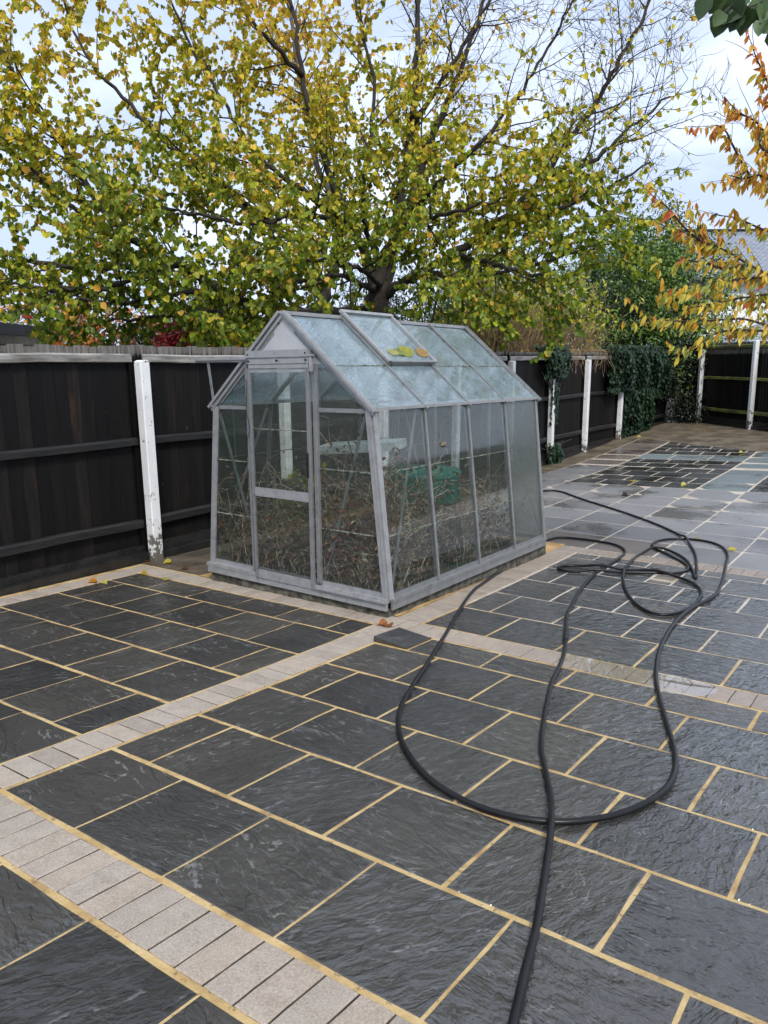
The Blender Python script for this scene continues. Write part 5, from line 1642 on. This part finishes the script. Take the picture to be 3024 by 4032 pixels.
# ================================================================ buildings beyond
def house():
    o = thing('house', 'white rendered house with blue grey slate roof behind the back fence', 'house', (-5.6, 36.5, -.2), Euler((0, 0, math.radians(36.1))))
    # local x to the right as seen from the patio, local y away
    mb = MB()
    mb.box((-2.2, 0.3, 0), (9, 7.5, 5.55))
    mb.build('wall', M['white_wall'], o)
    me = bpy.data.meshes.new('roof')
    zr, ze = 8.15, 5.5
    v = [(-2.6, -.1, ze), (9.4, -.1, ze), (9.4, 3.9, zr), (-2.6, 3.9, zr), (9.4, 7.9, ze), (-2.6, 7.9, ze),
         (-2.6, -.1, ze - .1), (9.4, -.1, ze - .1), (9.4, 7.9, ze - .1), (-2.6, 7.9, ze - .1)]
    f = [(0, 1, 2, 3), (3, 2, 4, 5), (6, 9, 8, 7), (0, 6, 7, 1), (4, 8, 9, 5), (0, 3, 5, 9, 6), (1, 7, 8, 4, 2)]
    me.from_pydata(v, [], f)
    uv = me.uv_layers.new(name='UVMap')
    for p in me.polygons:
        for li in p.loop_indices:
            c = me.vertices[me.loops[li].vertex_index].co
            uv.data[li].uv = (c.x, math.hypot(c.y if c.y < 3.9 else 7.8 - c.y, c.z - ze))
    me.materials.append(M['roof'])
    rf = link('roof', me, o)
    mb = MB()
    mb.box((-2.6, 3.8, zr + .001), (9.4, 4.0, zr + .09))
    mb.build('ridge_tiles', M['felt'], rf)
    mb = MB()
    mb.box((-2.6, -.22, ze - .16), (9.4, -.105, ze - .02))
    mb.build('gutter', M['felt'], o)
    g = thing('outhouse', 'low grey slate roof of an outhouse behind the back fence on the right', 'outhouse', (-1.9, 23.5, -.1), Euler((0, 0, math.radians(36.1))))
    mb = MB()
    mb.box((-1.6, .2, 0), (6, 3.2, 1.95))
    mb.build('wall', M['white_wall'], g)
    me = bpy.data.meshes.new('roof')
    v = [(-1.9, -.1, 1.90), (6.2, -.1, 1.90), (6.2, 1.7, 3.0), (.2, 1.7, 3.0), (6.2, 3.5, 1.90), (-1.9, 3.5, 1.90)]
    me.from_pydata(v, [], [(0, 1, 2, 3), (3, 2, 4, 5), (0, 3, 5), (0, 5, 4, 1), (1, 4, 2)])
    uv = me.uv_layers.new(name='UVMap')
    for p in me.polygons:
        for li in p.loop_indices:
            c = me.vertices[me.loops[li].vertex_index].co
            uv.data[li].uv = (c.x, math.hypot(c.y if c.y < 1.7 else 3.4 - c.y, c.z - 1.9))
    me.materials.append(M['roof'])
    link('roof', me, g)
house()
# flat roofed garage beyond the left fence
A0, B0 = Vector((-5.9, .2)), Vector((-8.44, 3.13))
d = (B0 - A0).normalized()
ga = thing('garage', 'flat roofed cream garage with black fascia beyond the left fence', 'garage', (A0.x, A0.y, -.1), Euler((0, 0, math.atan2(d.y, d.x))))
L = (B0 - A0).length
mb = MB()
mb.box((-1.5, .1, 0), (L - .12, 4.0, 2.0))
mb.build('wall', M['shed_wall'], ga)
mb = MB()
mb.box((-1.6, 0, 2.12), (L, 4.1, 2.26))
mb.build('roof', M['felt'], ga)
mb = MB()
mb.box((-1.55, .05, 2.001), (L - .06, 4.05, 2.119))
mb.build('soffit', M['shed_wall'], ga)
mb = MB()
mb.box((-1.5, -.35, 1.84), (L - .4, -.05, 1.95))
mb.build('coping', M['white_wall'], ga)

# ================================================================ hose
P = [Vector((x, y, 0)) for x, y in [(HOSE[0][0] + .10, HOSE[0][1] - .55), (HOSE[0][0] + .07, HOSE[0][1] - .25)] + HOSE]
path = spline(P, 8)
# even spacing
S = [path[0]]
for p in path[1:]:
    while (p - S[-1]).length > .02:
        S.append(S[-1] + (p - S[-1]).normalized() * .02)
for it in range(3):
    S = [S[0]] + [(S[i - 1] + S[i] * 2 + S[i + 1]) / 4 for i in range(1, len(S) - 1)] + [S[-1]]
HRAD = .0118
XY = np.array([(p.x, p.y) for p in S])
lift = np.zeros(len(S))
seg = XY[1:] - XY[:-1]
cross = []
for i in range(0, len(S) - 1):
    j0 = i + 12
    if j0 >= len(seg):
        break
    p, rr = XY[i], seg[i]
    q, ss = XY[j0:-1], seg[j0:]
    den = rr[0] * ss[:, 1] - rr[1] * ss[:, 0]
    den = np.where(np.abs(den) < 1e-12, 1e-12, den)
    w = q - p
    t = (w[:, 0] * ss[:, 1] - w[:, 1] * ss[:, 0]) / den
    u = (w[:, 0] * rr[1] - w[:, 1] * rr[0]) / den
    for k in np.nonzero((t >= 0) & (t < 1) & (u >= 0) & (u < 1))[0]:
        cross.append((i, j0 + k))
idx = np.arange(len(S))
for i, j in cross:
    up = i if (i < 260 and j < 700 and S[i].y < -.6) else j
    lift = np.maximum(lift, (2.15 * HRAD) * np.exp(-((idx - up) / 6.5) ** 2))
H3 = [Vector((p.x, p.y, Z(p.x, p.y) + HRAD + .0025 + float(lift[i]))) for i, p in enumerate(S)]
hz = thing('garden_hose', 'long black rubber hose looping over the wet paving', 'hose', H3[0])
mb = MB()
mb.tube([p - H3[0] for p in H3], HRAD, 10)
mb.build('tube', M['hose'], hz, smooth=True)
def fitting(i0, i1, prof, name):
    n = i1 - i0
    m = MB()
    for (a, b, r_) in prof:
        s, e = i0 + int(n * a), i0 + int(n * b)
        m.tube([H3[k] - H3[0] for k in range(s, e + 1)], r_, 12)
    m.build(name, M['iron'], hz, smooth=False)
ci = int(np.argmin(np.hypot(XY[:400, 0] - HOSE[13][0], XY[:400, 1] - HOSE[13][1])))
fitting(ci - 9, ci + 7, [(0, .3, .0165), (.3, .45, .0185), (.45, .55, .0165), (.55, .7, .0185), (.7, 1, .0165)], 'coupling')
fitting(len(H3) - 22, len(H3) - 4, [(0, 1, .017)], 'end_sleeve')

# ================================================================ fallen leaves
FL = [((.45, .33, .04), 'yellow fallen leaf on the dark slabs just off the corner of the left panel', 0),
      ((.52, .16, .03), 'orange fallen leaf at the foot of the left fence beside the strip', 1),
      ((.50, .22, .03), 'orange brown curled leaf on the slab at the left strip', 2), ((.55, .50, .12), 'pale yellow leaf beside the orange brown leaf on the left slabs', 3),
      ((.45, .40, .08), 'thin pale leaf lying on the slab before the greenhouse, left of its door', 4), ((.5, .42, .05), 'yellow leaf on the dirt by the nearest white post', 5),
      ((.12, .07, .03), 'dark brown leaf on the dirt left of the greenhouse', 6), ((.62, .48, .05), 'yellow leaf on the front row of the dark slate area', 7),
      ((.62, .58, .15), 'pale yellow leaf at the right end of the front dark slate row', 8), ((.6, .5, .08), 'yellow leaf on the grey tiles at the far side of the hose', 9),
      ((.6, .42, .05), 'small orange leaf under the top loop of the hose', 10), ((.05, .02, .03), 'dark leaf on a joint of the grey tiles', 11),
      ((.6, .55, .15), 'pale leaf on the concrete path by the big ivy', 12), ((.6, .22, .04), 'orange leaf on the concrete in front of the back fence', 13),
      ((.62, .60, .12), 'lemon yellow leaf far back on the dark slate', 14), ((.40, .16, .05), 'brown leaf crumpled at the greenhouse corner', 15),
      ((.30, .12, .04), 'small brown leaf by the loose tipped slab', 16), ((.5, .18, .03), 'orange leaf against the foot of the nearest white post', 17)]
lr = random.Random(77)
for c, lab, k in FL:
    x, y = FALLEN[k]
    far = y > 5
    me = leaf_mesh('fallen_leaf', [(0, 0, 0)], [(math.cos(k * 2.1), math.sin(k * 2.1), .12)], [(.15, -.25, 1)], [.075 if not far else .11], [c], 'heart', M['leaf'], 1.8)
    tag(link('fallen_leaf', me, None, (x, y, Z(x, y) + .008)), lab, 'leaf', 'fallen leaves on the ground')
vl = [((.35, .36, .06), 'large green yellow leaf lying in the middle of the roof vent', .25, .14), ((.42, .42, .16), 'pale leaf at the near end of the roof vent', .06, .10),
      ((.40, .26, .10), 'tan leaf at the far end of the roof vent', .47, .12), ((.25, .30, .08), 'green leaf next to the near end of the roof vent', .14, .10)]
for i, (c, lab, dy, s) in enumerate(vl):
    p = gw(RP(vf0 + .06 + .02 * (i % 2), vy0 + .06 + dy, .045))
    ax = gw(RP(vf0 + .3, vy0 + dy + .1 + .2 * (i % 2), .06)) - p
    me = leaf_mesh('fallen_leaf', [(0, 0, 0)], [ax], [(.5, -.2, .8)], [s], [c], 'heart', M['leaf'], 1.0)
    tag(link('fallen_leaf', me, None, p), lab, 'leaf', 'leaves lying on the greenhouse vent')
print('leaves', N_TREE, 'hose points', len(H3), 'crossings', len(cross))
